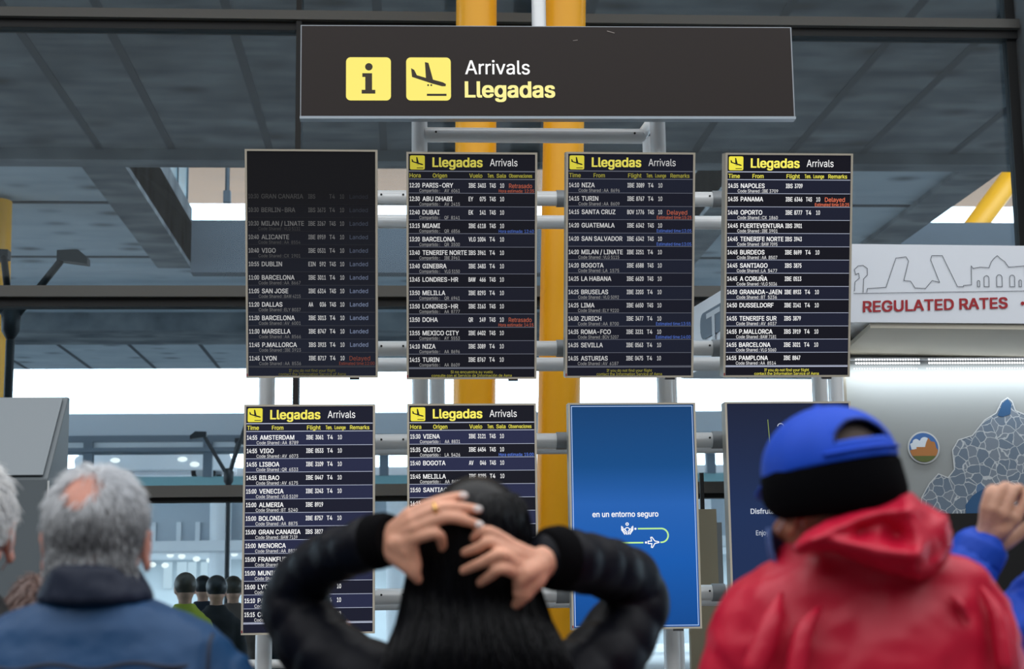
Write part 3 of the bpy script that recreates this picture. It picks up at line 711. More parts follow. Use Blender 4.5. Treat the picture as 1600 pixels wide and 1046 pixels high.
# ------------------------------------------------------------------ taxi kiosk at right
YK = 9.35
kq = [P(1247, 388, YK), P(1720, 376, YK-.02), P(1720, 490, YK-.02), P(1247, 503, YK)]
kx1 = kq[1].x; ztop, zbot = kq[0].z, kq[3].z
rear = P(1062, 519, 11.9); kr = V((rear.x, 11.9, ztop)); 
kt = thing('taxi_kiosk', (P(1500, 900, 9.9).x, 9.9, 0), 'white taxi kiosk at right with REGULATED RATES header and a map', 'kiosk')
kw = mat('kiosk_white', (236, 242, 252), .35); kc = mat('kiosk_cream', (226, 220, 204), .5)
b = MB(); b.prism([(kq[0].x, YK, zbot), (kx1, YK-.02, zbot-.02), (kx1, 11.9, zbot-.02), (rear.x, 11.9, zbot)], (0, 0, ztop-zbot+.03)); b.build('header', kw, kt)
hp = Plane(kq[0]+V((0, -.004, 0)), kq[1]-kq[0], kq[3]-kq[0], (kq[1]-kq[0]).length/473, (kq[3]-kq[0]).length/115)
def hu(px, py):
    u = px-1247; return u, (py-(388-12*u/473))*115/(115-1*u/473)
b = MB(); text(b, hp, 'REGULATED RATES', *hu(1347, 480), 16.5, 223, off=.002, bold=.03, res=3)
b.build('lettering', mat('lettering_red', (168, 28, 40), .5), kt)
b = MB(); flat(b, hp, [(hu(1594, 475)[0]+x, hu(1594, 475)[1]+y) for x, y in arc(0, 0, 3, 0, 340, 12)], 0, .002)
b.build('red_dot', MATS['lettering_red'], kt)
b = MB()
def HS(pts, wd=.9): stroke(b, hp, [hu(1300+x/2.093, 360+y/2.093) for x, y in pts], wd, 0, .002)
HS([(68, 208), (628, 200)], .8)
HS([(110, 204), (112, 192), (172, 188), (205, 92), (238, 88), (246, 102), (230, 166), (252, 168), (266, 190), (300, 192), (322, 166), (346, 172), (318, 98), (322, 84), (356, 84), (404, 186), (424, 186), (424, 182), (450, 180), (450, 118), (456, 126), (480, 122), (508, 124), (516, 104), (526, 92), (536, 84), (546, 94), (560, 104), (572, 122), (600, 120), (624, 118), (628, 178)])
for cx, wd, top in ((473, 8, 162), (499, 16, 150), (541, 18, 148), (583, 16, 148), (609, 8, 160)): HS([(cx-wd/2, 186), (cx-wd/2, top+8)] + arc(cx, top+8, wd/2, 180, 360, 6) + [(cx+wd/2, 186), (cx-wd/2, 186)])
HS([(98, 204), (100, 160), (112, 148), (112, 126), (98, 116), (82, 118), (70, 130), (74, 146), (84, 142), (86, 158), (72, 170), (70, 200)])
b.build('skyline_drawing', mat('line_ink', (70, 76, 86), .6), kt)
# slanting lettering panel on the kiosk's left flank
sd = (V((rear.x, 11.9, 0))-V((kq[0].x, YK, 0))); L = sd.length; sdn = sd.normalized()
sp = Plane(V((rear.x, 11.9, ztop))+V((-.004, -.003, 0)), -sdn, (0, 0, -1), 1, 1)
b = MB(); H_ = ztop-zbot
flat(b, sp, rrect(.55, .06, L-.3, H_-.2, .08), 0, .004); text(b, sp, 'TAXI', .72, H_*.5-.02, .24, 1.3, mi=1, off=.007, bold=.02, res=3)
b.build('flank_panel', [mat('panel_slate', (96, 110, 128), .5), mat('panel_letters', (205, 212, 222), .5)], kt)
YW_ = 10.05
zi = P(1332, 548, YW_).z; wl = P(1320, 700, YW_).x
b = MB(); b.prism([(wl, YK+.02, zbot-.005), (kx1, YK, zbot-.025), (kx1, YW_-.02, zi-.03), (wl, YW_-.02, zi)], (0, 0, -.03)); b.build('canopy_underside', kc, kt)
zmb = P(1500, 803, YW_).z
b = MB(); b.box((wl, YW_, zmb), (kx1, YW_+.08, zbot)); b.build('back_wall', mat('wall_pearl', (150, 155, 156), .5), kt)
b = MB(); b.box((wl, YW_-.02, 0), (kx1, YW_+.08, zmb)); b.build('black_front', mat('kiosk_black', (14, 14, 16), .4), kt)
b = MB(); b.box((wl-.06, YW_-.1, 0), (wl+.0, YW_+.1, zbot)); b.build('corner_post', kc, kt)
led = glow('white_led', (255, 255, 255), 3.0)
wp = Plane(P(1332, 560, YW_-.004), (1, 0, 0), (0, 0, -1), YW_/2500, YW_/2500)
b = MB(); b.box((wl+.01, YW_-.05, P(1332, 564, YW_).z), (kx1, YW_, P(1332, 561, YW_).z)); o = b.build('led_strip', kw, kt)
b = MB()
for k in range(86):
    u = 2+k*4.25
    if 108 < u < 118: continue
    for v, r in ((2.5, 1.2), (8, 1.7), (15, .9)):
        flat(b, wp, [(u+x, v+2+y) for x, y in arc(0, 0, r, 0, 315, 7)], 0, .052 if v < 10 else .002)
b.build('led', led, o)
l = area('led_light', (wl+1.0, YW_-.12, zi-.12), (math.radians(18), 0, 0), 2.0, .06, 9, (.9, .96, 1)); l.parent = None
# map and picture disc
def wu(px, py): p = P(px, py, YW_-.004); return (p.x-wp.o.x)/wp.su, (wp.o.z-p.z)/wp.sv
OUT = [(1437,803),(1440,778),(1452,756),(1466,741),(1481,747),(1491,734),(1488,704),(1497,688),(1519,681),(1538,657),(1556,646),(1565,628),(1574,622),(1581,628),(1586,642),(1600,648),(1624,680),(1640,720),(1652,770),(1650,803)]
mm = mat('region_map', (112, 124, 138), .6); nt = mm.node_tree; bs = nt.nodes['Principled BSDF']
tc = nt.nodes.new('ShaderNodeTexCoord'); nz = nt.nodes.new('ShaderNodeTexNoise'); nz.inputs['Scale'].default_value = 14; ad = nt.nodes.new('ShaderNodeMix'); ad.data_type = 'VECTOR'; ad.inputs[0].default_value = .04
nt.links.new(tc.outputs['Object'], nz.inputs['Vector']); nt.links.new(tc.outputs['Object'], ad.inputs[4]); nt.links.new(nz.outputs['Color'], ad.inputs[5])
vo = nt.nodes.new('ShaderNodeTexVoronoi'); vo.feature = 'DISTANCE_TO_EDGE'; vo.inputs['Scale'].default_value = 17; nt.links.new(ad.outputs[1], vo.inputs['Vector'])
vc = nt.nodes.new('ShaderNodeTexVoronoi'); vc.inputs['Scale'].default_value = 17; nt.links.new(ad.outputs[1], vc.inputs['Vector'])
rp = nt.nodes.new('ShaderNodeValToRGB'); rp.color_ramp.elements[0].position = .025; rp.color_ramp.elements[1].position = .045; rp.color_ramp.elements[0].color = (1, 1, 1, 1); rp.color_ramp.elements[1].color = (0, 0, 0, 1)
nt.links.new(vo.outputs['Distance'], rp.inputs[0])
sh = nt.nodes.new('ShaderNodeValToRGB'); sh.color_ramp.interpolation = 'CONSTANT'; sh.color_ramp.elements[0].color = lin((118, 130, 144)); sh.color_ramp.elements[1].position = .5; sh.color_ramp.elements[1].color = lin((104, 120, 138)); e = sh.color_ramp.elements.new(.93); e.color = lin((88, 116, 150))
nt.links.new(vc.outputs['Color'], sh.inputs[0])
mx = nt.nodes.new('ShaderNodeMix'); mx.data_type = 'RGBA'; nt.links.new(rp.outputs[0], mx.inputs[0]); nt.links.new(sh.outputs[0], mx.inputs[6]); mx.inputs[7].default_value = lin((185, 192, 198)); nt.links.new(mx.outputs[2], bs.inputs['Base Color'])
b = MB(); flat(b, wp, [wu(*p) for p in OUT], 0, .004); stroke(b, wp, [wu(*p) for p in OUT], 1.6, 1, .005)
flat(b, wp, [wu(*p) for p in ((1509,803),(1508,790),(1520,774),(1530,768),(1545,760),(1556,775),(1548,803))], 2, .0055); flat(b, wp, [wu(*p) for p in ((1558,650),(1566,630),(1574,624),(1580,632),(1578,648),(1566,652))], 2, .0055)
b.build('region_map', [mm, mat('map_outline', (205, 210, 214), .6), mat('map_blue', (38, 84, 128), .6)], kt)
b = MB(); cx, cy = wu(1443, 700)
flat(b, wp, [(cx+x, cy+y) for x, y in arc(0, 0, 26, 0, 352, 40)], 0, .004); flat(b, wp, [(cx+x, cy+y) for x, y in arc(0, 0, 23.5, 0, 352, 40)], 1, .005)
flat(b, wp, [(cx+x, cy+y) for x, y in [(-22, -6)] + arc(-12, -8, 6, 180, 330, 6) + arc(2, -9, 8, 200, 350, 6) + [(14, -4), (10, 2), (-20, 3)]], 2, .006)
flat(b, wp, [(cx+x, cy+y) for x, y in [(-22.5, 4), (-12, 2), (-12, -1), (2, -1), (4, -8), (8, -16), (12, -10), (18, -9), (20, 0), (22.5, 4)] + arc(0, 0, 23.2, 10, 170, 16)], 3, .007)
flat(b, wp, [(cx+x, cy+y) for x, y in arc(0, 0, 23, 35, 145, 14)], 4, .008)
b.build('picture_disc', [mat('disc_rim', (200, 204, 206), .4), mat('disc_sky', (64, 108, 170), .5), mat('disc_cloud', (215, 225, 235), .5), mat('disc_stone', (176, 116, 62), .6), mat('disc_grass', (92, 104, 52), .6)], kt)
# beige board leaning behind the stand + grey cabinet at left
x0, x1 = P(1088, 850, 9.6).x, P(1121, 850, 9.6).x; zb = P(1105, 796, 9.6).z
t = thing('notice_board', ((x0+x1)/2, 9.63, 0), 'narrow beige board standing between the blue and navy advert displays', 'board')
b = MB(); b.box((x0-.05, 9.6, .0), (x1, 9.66, zb)); b.build('panel', mat('board_beige', (150, 142, 120), .6), t)
b = MB(); b.box((x1+.0, 9.6, 0), (x1+.03, 9.66, zb-.08)); b.build('edge_strip', mat('edge_grey', (120, 126, 130), .5), t)
x = P(1097, 760, 9.7).x; b = MB(); b.box((x-.012, 9.7, 0), (x+.012, 9.72, P(1097, 739, 9.7).z)); b.build('upright_strip', mat('black_plastic', (20, 22, 25), .5), base=(x, 9.71, 0), label='thin black upright strip behind the beige board', category='upright')
gx = mat('cabinet_grey', (100, 109, 115), .45); Y1, Y2 = 6.5, 6.84
xr1 = P(75, 748, Y1).x; zr = P(40, 748, Y1).z; zt2 = P(40, 621, Y2).z
t = thing('grey_cabinet', (xr1-.5, 6.85, 0), 'grey freestanding cabinet with a sloping top panel at far left', 'cabinet')
b = MB(); b.prism([(xr1, Y1, 0), (xr1, Y1, zr), (xr1, Y2, zt2), (xr1, Y2+.03, zt2), (xr1, Y2+.03, 0)], (-1.1, 0, 0)); bevel(b.build('body', gx, t), .006)
b = MB(); dv = V((0, Y2-Y1, zt2-zr)); nn = V((0, -dv.z, dv.y)).normalized()*.006
b.prism([V((xr1-.02, Y1, zr+.01)), V((xr1-.02, Y1, zr+.01))+dv*.95, V((xr1-1.08, Y1, zr+.01))+dv*.95, V((xr1-1.08, Y1, zr+.01))], nn); b.build('sloping_panel', mat('panel_grey', (122, 131, 138), .4), t)
b = MB(); b.box((xr1-.001, Y1-.004, .02), (xr1+.006, Y1+.003, zr-.01)); b.build('edge_trim', mat('edge_pale', (205, 210, 212), .4), t)
# ------------------------------------------------------------------ people
def skin_mat(name, c):
    m = mat(name, c, .5, noise=((38, 38, 38), .10), bump=(160, .12)); b = m.node_tree.nodes['Principled BSDF']
    b.inputs['Subsurface Weight'].default_value = .12; b.inputs['Subsurface Radius'].default_value = (.012, .004, .002); b.inputs['Subsurface Scale'].default_value = .6
    return m
def rotz(a): return Matrix.Rotation(math.radians(a), 4, 'Z')
def head_matrix(c, yaw=0, nod=0, tilt=0, k=1.0):
    """head frame: origin between the ears, +Y out of the face"""
    return Matrix.Translation(V(c)) @ rotz(yaw) @ Matrix.Rotation(math.radians(tilt), 4, 'Y') @ Matrix.Rotation(math.radians(nod), 4, 'X') @ Matrix.Scale(k, 4)
CR_C, CR_R = V((0, -.012, .035)), V((.076, .096, .086))
def head_shape(b, M):
    b.M = M
    b.ell(CR_C, CR_R, 28, 18); b.ell((0, .035, -.035), (.060, .062, .080), 24, 16); b.ell((0, .066, -.092), (.028, .022, .022), 12, 8)
    b.ell((0, -.03, -.03), (.066, .07, .07), 20, 12)
    b.tube([(0, .094, .012, .009), (0, .108, -.012, .011), (0, .114, -.030, .015), (0, .096, -.040, .012)], n=10, sub=3)
    for s_ in (-1, 1):
        b.ell((s_*.03, .082, .022), (.026, .014, .009), 12, 8); b.ell((s_*.040, .070, -.03), (.024, .022, .02), 12, 8)
        b.ell((s_*.014, .098, -.036), (.010, .010, .008), 8, 6)
    b.ell((0, .094, -.060), (.024, .009, .006), 12, 8); b.ell((0, .091, -.072), (.021, .010, .007), 12, 8)
    b.M = None
def ear_shape(b, M):
    for s_ in (-1, 1):
        b.M = M @ Matrix.Translation(V((s_*.080, -.006, -.012))) @ Matrix.Rotation(math.radians(-s_*22), 4, 'Z')
        b.ell((0, 0, .006), (.008, .019, .028), 14, 10); b.ell((s_*.002, .004, -.024), (.007, .011, .014), 12, 8)
        b.tube([(s_*.006, .008, .026), (s_*.010, -.006, .032), (s_*.012, -.019, .018), (s_*.009, -.017, -.008), (s_*.004, -.004, -.03)], .0045, 8, sub=4)
    b.M = None
def eyes(person, M):
    for s_ in (-1, 1):
        b = MB(); b.M = M; b.ell((s_*.031, .082, .004), (.012, .012, .010), 12, 8); e = b.build('eye', mat('eye_white', (225, 222, 218), .25), person, smooth=True)
        b = MB(); b.M = M; b.ell((s_*.031, .0925, .004), (.005, .002, .005), 10, 6); b.build('iris', mat('iris_brown', (52, 34, 24), .2), e, smooth=True)
def figure(c, M, skin, label, zs, hip=.17, vox=.006, arms=(), extra=None, feet=True, hands=True, top=True, neck=None):
    """one continuous body; c = (x, y) on the floor, zs = shoulder height"""
    x, y = c; b = MB(); head_shape(b, M); ear_shape(b, M)
    n0 = M @ V((0, -.022, -.05)); n1 = V((x, y-.005, zs-.02)) if neck is None else V(neck)
    b.cap([tuple(n0)+(.056,), tuple(n0.lerp(n1, .6))+(.054,), tuple(n1)+(.066,)], 16)
    b.loft([(x, y, zs+.02, .07, .06), (x, y, zs-.03, .145, .08), (x, y, zs-.10, .165, .095), (x, y, zs-.26, .15, .105), (x, y, zs-.42, .13, .095), (x, y, zs-.52, .15, .105), (x, y, zs-.60, .15, .10)], 32)
    zh = zs-.56
    for s_ in (-1, 1):
        b.cap([(x+s_*.085, y, zh, .085), (x+s_*.095, y+.01, zh*.52, .058), (x+s_*.098, y-.005, zh*.30, .052), (x+s_*.10, y-.015, .10, .036)], 16)
        b.ell((x+s_*.10, y+.05, .045), (.042, .11, .04), 16, 10)
    for A in arms: b.cap(A, 14)
    if extra: extra(b)
    p = b.build('person', skin, None, base=(x, y, 0)); p['label'] = label; p['category'] = 'person'
    remesh(p, vox, 3)
    eyes(p, M)
    return p
def trousers(p, c, zs, m, shoe):
    x, y = c; zh = zs-.56; b = MB()
    b.loft([(x, y, zs-.46, .158, .115), (x, y, zh-.02, .175, .125), (x, y, zh-.10, .175, .12)], 32)
    for s_ in (-1, 1): b.cap([(x+s_*.088, y, zh-.03, .096), (x+s_*.096, y+.01, zh*.52, .078), (x+s_*.10, y-.005, zh*.3, .070), (x+s_*.10, y-.012, .10, .062)], 16)
    o = b.build('trousers', m, p); remesh(o, .014, 3)
    for s_ in (-1, 1):
        b = MB(); b.ell((x+s_*.10, y+.05, .05), (.050, .135, .05), 20, 12); b.ell((x+s_*.10, y-.03, .075), (.052, .062, .06), 16, 10)
        b.v = [V((q.x, q.y, max(q.z, 0))) for q in b.v]; b.build('shoe', shoe, p, smooth=True)
def hand(b, W, mcp, fing, thumb, rw=.021):
    """W wrist; mcp: four knuckles; fing: four lists of later joints; thumb: list"""
    for k_, f_ in zip(mcp, fing):
        b.cap([tuple(W)+(rw*.80,), tuple(V(W).lerp(V(k_), .5))+(.0125,), tuple(k_)+(.0112,)], 10, 3)
        b.cap([tuple(k_)+(.0104,)] + [tuple(q)+(r,) for q, r in zip(f_, (.0090, .0086, .0072))], 10, 4)
    for a, c in zip(mcp, mcp[1:]): b.cap([tuple(V(W).lerp(V(a), .35))+(.012,), tuple(V(a).lerp(V(c), .5))+(.0095,)], 10, 2)
    b.cap([tuple(W)+(rw*.7,)] + [tuple(q)+(r,) for q, r in zip(thumb, (.017, .0125, .0105, .008))], 10, 4)
# ---- hair
def hair_strands(b, M, n, keep, length, flow, lift=.006, wd=.0011, shade=None, rng=None, R0=None):
    rng = rng or random.Random(3); R0 = R0 or CR_R; done = 0
    while done < n:
        d = V((rng.gauss(0, 1), rng.gauss(0, 1), rng.gauss(0, 1))).normalized()
        if not keep(d, rng): continue
        done += 1
        p = V((CR_C.x+d.x*R0.x, CR_C.y+d.y*R0.y, CR_C.z+d.z*R0.z)); nrm = V((d.x/R0.x, d.y/R0.y, d.z/R0.z)).normalized()
        t = flow(d); t = (t-nrm*t.dot(nrm)).normalized(); t = (t+V((rng.gauss(0, .18), rng.gauss(0, .18), rng.gauss(0, .18)))).normalized()
        L = length(d)*rng.uniform(.7, 1.2); w_ = wd*rng.uniform(.8, 1.3)
        q1 = p+t*L*.5+nrm*lift*rng.uniform(.6, 1.3); q2 = p+t*L+nrm*(lift*rng.uniform(.3, 1.0)-L*L*2.2)
        b.M = M; b.tube([tuple(p)+(w_,), tuple(q1)+(w_*.9,), tuple(q2)+(w_*.25,)], n=3, mi=shade(d, rng) if shade else 0, caps=False); b.M = None
def scalp(b, M, keep, grow=.004, mi=0, R0=None):
    R0 = R0 or CR_R; g = R0+V((grow,)*3); nu, nv = 60, 36; idx = {}; vs = []; fs = []
    def vid(i, j):
        i %= nu
        if (i, j) not in idx:
            t = math.pi*j/nv; a = 2*math.pi*i/nu; d = V((math.sin(t)*math.cos(a), math.sin(t)*math.sin(a), math.cos(t)))
            idx[(i, j)] = len(vs); vs.append(V((CR_C.x+d.x*g.x, CR_C.y+d.y*g.y, CR_C.z+d.z*g.z)))
        return idx[(i, j)]
    for j in range(nv):
        for i in range(nu):
            t = math.pi*(j+.5)/nv; a = 2*math.pi*(i+.5)/nu; d = V((math.sin(t)*math.cos(a), math.sin(t)*math.sin(a), math.cos(t)))
            if keep(d):
                f = [vid(i, j), vid(i, j+1), vid(i+1, j+1), vid(i+1, j)]; f = [q for k_, q in enumerate(f) if q not in f[:k_]]
                if len(f) > 2: fs.append(tuple(f))
    b.M = M; b.add(vs, fs, mi); b.M = None
def hair_mat(name, c, rough=.45): return mat(name, c, rough, spec=.5, sheen=.1)
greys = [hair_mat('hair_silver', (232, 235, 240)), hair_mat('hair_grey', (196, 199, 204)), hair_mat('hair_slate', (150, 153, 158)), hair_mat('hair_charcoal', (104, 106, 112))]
whites = [hair_mat('hair_white', (250, 250, 250)), hair_mat('hair_pale', (240, 241, 243)), hair_mat('hair_ash', (222, 224, 227))]
def headback(d): return not (d.y > .35 and d.z < .62) and not (d.z < -.93) and not (d.y > -.2 and d.z < -.55) and not (abs(d.x) > .6 and d.y > -.05 and d.z < -.1)
def crownflow(d):                                     # away from the crown, downwards at the sides and the nape
    c0 = V((0, -.42, .9)); return (d-c0*d.dot(c0)) + V((0, 0, -.35))
def ringM(rings): return rings
# ================= man with thinning grey hair, blue padded jacket (left)
YM = 2.5
hM = P(151, 850, YM); cM = (hM.x, YM+.02); MM = head_matrix(hM, 2, 2, 0, .92)
skin1 = skin_mat('skin_pink', (210, 146, 128))
zsM = P(150, 972, YM).z
def arm_down(x, y, zs, s_, rr=.05): return [(x+s_*.160, y, zs-.115, .045), (x+s_*.212, y-.01, zs-.33, .042), (x+s_*.215, y+.05, zs-.56, .03)]
def hand_down(x, y, zs, s_):
    W = V((x+s_*.215, y+.055, zs-.585))
    def f(b):
        kn = [W+V((s_*.012, .03-.02*i, -.085)) for i in range(4)]
        fi = [[k_+V((-s_*.006, .004, -.036-.004*(i in (1, 2)))), k_+V((-s_*.022, .006, -.062-.006*(i in (1, 2)))), k_+V((-s_*.036, .006, -.074-.006*(i in (1, 2))))] for i, k_ in enumerate(kn)]
        hand(b, W, kn, fi, [W+V((0, .03, -.03)), W+V((-s_*.006, .048, -.06)), W+V((-s_*.014, .052, -.088))])
    return f
def both_hands(x, y, zs):
    f1, f2 = hand_down(x, y, zs, -1), hand_down(x, y, zs, 1)
    def f(b): f1(b); f2(b)
    return f
pm = figure(cM, MM, skin1, 'person with thinning grey hair and bald crown in a blue padded jacket, seen from behind', zsM, arms=[arm_down(*cM, zsM, -1), arm_down(*cM, zsM, 1)], extra=both_hands(*cM, zsM), vox=.005)
trousers(pm, cM, zsM, mat('trouser_charcoal', (44, 46, 52), .8), mat('shoe_black', (24, 24, 26), .5))
bald = V((-.20, -.72, .62)).normalized()
def bd(d): return (d-bald).length
def keepM(d, rng):
    if not headback(d): return False
    q = bd(d); return q > .46 or rng.random() < max(0, (q-.24)/.22)*.45
def shadeM(d, rng):  # top sheen painted as paler strands; the darker nape is hair colour
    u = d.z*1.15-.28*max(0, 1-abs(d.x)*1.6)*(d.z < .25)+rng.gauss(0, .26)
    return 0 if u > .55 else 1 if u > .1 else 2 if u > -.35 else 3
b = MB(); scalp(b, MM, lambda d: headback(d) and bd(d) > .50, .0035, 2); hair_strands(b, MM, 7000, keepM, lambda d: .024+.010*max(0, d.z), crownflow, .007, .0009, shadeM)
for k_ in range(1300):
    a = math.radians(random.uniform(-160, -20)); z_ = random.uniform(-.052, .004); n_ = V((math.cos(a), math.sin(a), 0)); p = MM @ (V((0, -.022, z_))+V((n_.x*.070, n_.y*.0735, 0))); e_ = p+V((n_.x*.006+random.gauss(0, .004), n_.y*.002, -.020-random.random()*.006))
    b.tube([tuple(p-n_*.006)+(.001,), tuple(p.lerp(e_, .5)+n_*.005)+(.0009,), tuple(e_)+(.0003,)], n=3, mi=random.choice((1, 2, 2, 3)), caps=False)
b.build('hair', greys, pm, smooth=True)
navy = mat('padded_blue', (22, 68, 112), .5, spec=.35, noise=((9, 9, 9), .08), bump=(55, .10)); navy_d = mat('padded_blue_inner', (20, 32, 56), .6, bump=(55, .1))
def prings(spec, Y, e=0):
    """(py, x left, x right, half depth, dy) read off the outline -> loft rings at distance Y"""
    out = []
    for py, xa, xb, ry, dy in spec:
        a, c = P(xa, py, Y), P(xb, py, Y); out.append(((a.x+c.x)/2, Y+dy, (a.z+c.z)/2, (c.x-a.x)/2, ry))
    return out
def lower(rg, steps):                                 # carry a torso on downwards: (dz, rx, ry)
    x, y, z, _, _ = rg[-1]; return rg + [(x, y, z+dz, rx, ry) for dz, rx, ry in steps]
b = MB()
rg = prings([(934, 72, 232, .07, .0), (946, 44, 258, .085, .0), (962, 2, 297, .10, .01), (982, -34, 334, .115, .015), (1006, -58, 359, .125, .02), (1030, -70, 372, .135, .02)], YM)
x0_, y0_, z0_ = rg[-1][0], rg[-1][1], rg[-1][2]
base_ = []
for k_ in range(0, 22):
    dz = -.02-.026*k_; puff = .010*abs(math.sin(math.pi*(k_+.0)/3.0)); t_ = min(1, k_/5); base_.append((dz, .222-.030*t_+puff, .140+puff))
rg = lower(rg, base_); b.loft(rg, 56, 2.25)
for s_ in (-1, 1):
    pts = [(x0_+s_*.150, y0_, z0_-.055, .068)]
    for k_ in range(1, 15): t_ = k_/14; pts.append((x0_+s_*(.165+.075*t_**.6), y0_-.01+.06*t_**2, z0_-.02-.48*t_, .066-.014*t_+.006*abs(math.sin(math.pi*k_/2))))
    b.cap(pts, 18, 2)
jk = b.build('jacket', navy, pm); remesh(jk, .007, 3); wrinkle(jk, .07, .012)
b = MB(); q = [(884, 88, 215, .090, -.008), (892, 80, 221, .096, -.008), (912, 70, 231, .100, -.006), (930, 62, 239, .104, -.004), (944, 58, 243, .106, .0)]
rg = prings(q, YM); b.loft(rg[::1], 48, 2.1); cl = b.build('collar', navy_d, pm); remesh(cl, .006, 3); wrinkle(cl, .05, .008)
b = MB(); zq = P(150, 1037, YM).z
for k_ in range(40):
    a = math.pi+math.pi*k_/39
xx = [P(px, 1037, YM).x for px in (-40, 340)]
b.tube([(xx[0]+(xx[1]-xx[0])*k_/20, YM+.02-.152*(1-abs(2*k_/20-1)**2.6)**.5-.004, zq+.004*math.sin(k_)) for k_ in range(1, 20)], .0035, 8, sub=2); b.build('yoke_seam', navy_d, jk, smooth=True)
for px in (332,):
    b = MB(); b.tube([tuple(P(332, 992, YM-.06)), tuple(P(327, 1010, YM-.08)), tuple(P(325, 1046, YM-.09)), tuple(P(322, 1080, YM-.09))], .003, 8, sub=4); b.build('sleeve_seam', navy_d, jk, smooth=True)
# ================= woman with both hands on her head (centre)
YW = 2.58
hW = P(742, 868, YW); cW = (P(738, 1000, YW).x, YW+.02); MW_ = head_matrix(hW, 0, 0, 2, .96)
skin2 = skin_mat('skin_warm', (232, 170, 142))
zsW = P(738, 1060, YW).z
def HP(px, py, dy): return P(px, py, YW+dy)
SL = HP(590, 1074, .03); EL = HP(466, 932, .12); WL = HP(600, 843, -.085)
SR = HP(886, 1074, .03); ER = HP(993, 930, .12); WR = HP(850, 878, -.10)
def woman_hands(b):
    W = WL
    mc = [HP(640, 803, -.122), HP(645, 813, -.130), HP(648, 826, -.134), HP(646, 842, -.132)]
    fi = [[HP(673, 788, -.130), HP(700, 780, -.125), HP(724, 775, -.118)], [HP(684, 796, -.140), HP(718, 793, -.137), HP(747, 797, -.130)],
          [HP(694, 810, -.146), HP(724, 813, -.142), HP(749, 821, -.135)], [HP(682, 834, -.146), HP(690, 846, -.128), HP(692, 858, -.105)]]
    hand(b, W, mc, fi, [HP(612, 862, -.10), HP(632, 882, -.112), HP(646, 896, -.112), HP(653, 906, -.105)], .024)
    for q0, q1, r0_, r1_ in (((626, 848, -.118), (648, 890, -.114), .014, .011), ((618, 850, -.11), (640, 882, -.114), .016, .013), ((642, 846, -.128), (652, 884, -.116), .010, .008)): b.cap([tuple(HP(*q0))+(r0_,), tuple(HP(*q1))+(r1_,)], 12, 3)
    b.cap([tuple(HP(606, 852, -.09))+(.020,), tuple(HP(632, 858, -.118))+(.014,), tuple(HP(640, 868, -.118))+(.012,)], 12, 3)
    b.cap([tuple(HP(612, 850, -.095))+(.016,), tuple(HP(640, 848, -.126))+(.012,), tuple(HP(648, 868, -.12))+(.008,)], 12, 3)
    W = WR
    mc = [HP(806, 856, -.135), HP(803, 866, -.142), HP(801, 880, -.146), HP(803, 894, -.144)]
    fi = [[HP(768, 832, -.150), HP(752, 833, -.140), HP(738, 842, -.122)], [HP(766, 848, -.156), HP(748, 856, -.148), HP(726, 864, -.124)],
          [HP(782, 866, -.168), HP(752, 880, -.156), HP(724, 892, -.124)], [HP(782, 889, -.166), HP(766, 900, -.150), HP(750, 911, -.122)]]
    hand(b, W, mc, fi, [HP(838, 904, -.118), HP(824, 922, -.122), HP(814, 936, -.118), HP(806, 946, -.105)], .025)
    for q0, q1, r0_, r1_ in (((836, 890, -.118), (820, 926, -.120), .020, .015), ((820, 892, -.136), (812, 926, -.124), .014, .012)): b.cap([tuple(HP(*q0))+(r0_,), tuple(HP(*q1))+(r1_,)], 12, 3)
    b.cap([tuple(HP(842, 886, -.112))+(.021,), tuple(HP(818, 898, -.138))+(.015,), tuple(HP(812, 914, -.128))+(.012,)], 12, 3)
armL = [tuple(SL)+(.05,), tuple(EL)+(.038,), tuple(WL)+(.024,)]; armR = [tuple(SR)+(.05,), tuple(ER)+(.038,), tuple(WR)+(.025,)]
pw = figure(cW, MW_, skin2, 'person with long black hair, hands clasped on the back of the head, black jacket', zsW, arms=[armL, armR], extra=woman_hands, vox=.0032, neck=(cW[0], YW, zsW))
pw.modifiers['smooth'].iterations = 2
trousers(pw, cW, zsW, mat('trouser_black', (24, 25, 30), .8), MATS['shoe_black'])
nail = mat('nail_pale', (238, 226, 224), .18, coat=.6)
for (px, py, dy, dx, dz) in ((723, 775, -.123, 1, .0), (745.5, 796, -.1365, 1, -.1), (748, 820.5, -.1415, 1, -.25)):
    c = HP(px, py, dy); b = MB(); b.ell((0, 0, 0), (.0072, .0028, .0055), 14, 8, rot=Matrix.Rotation(-math.atan2(dz, dx), 3, 'Y')); b.v = [p+c+V((.001, -.005, 0)) for p in b.v]; b.build('fingernail', nail, pw, smooth=True)
c0, c1 = HP(680, 797, -.139), HP(684, 796, -.140); ax = (HP(700, 794.5, -.139)-HP(668, 800, -.137)).normalized(); sd_ = ax.cross(V((0, 1, 0))).normalized(); nd = ax.cross(sd_)
b = MB(); b.tube([tuple(c0+(sd_*math.cos(a)+nd*math.sin(a))*.0108) for a in [2*math.pi*k_/20 for k_ in range(21)]], .0022, 8, caps=False); b.ell(c0+V((0, -.0115, .001)), (.004, .003, .004), 10, 6); b.build('ring', mat('gold', (236, 190, 110), .2, 1), pw, smooth=True)
blackj = mat('padded_black', (11, 13, 23), .5, spec=.16, bump=(60, .06)); rib = mat('cuff_black', (6, 6, 9), .95, spec=.1, bump=(500, .3))
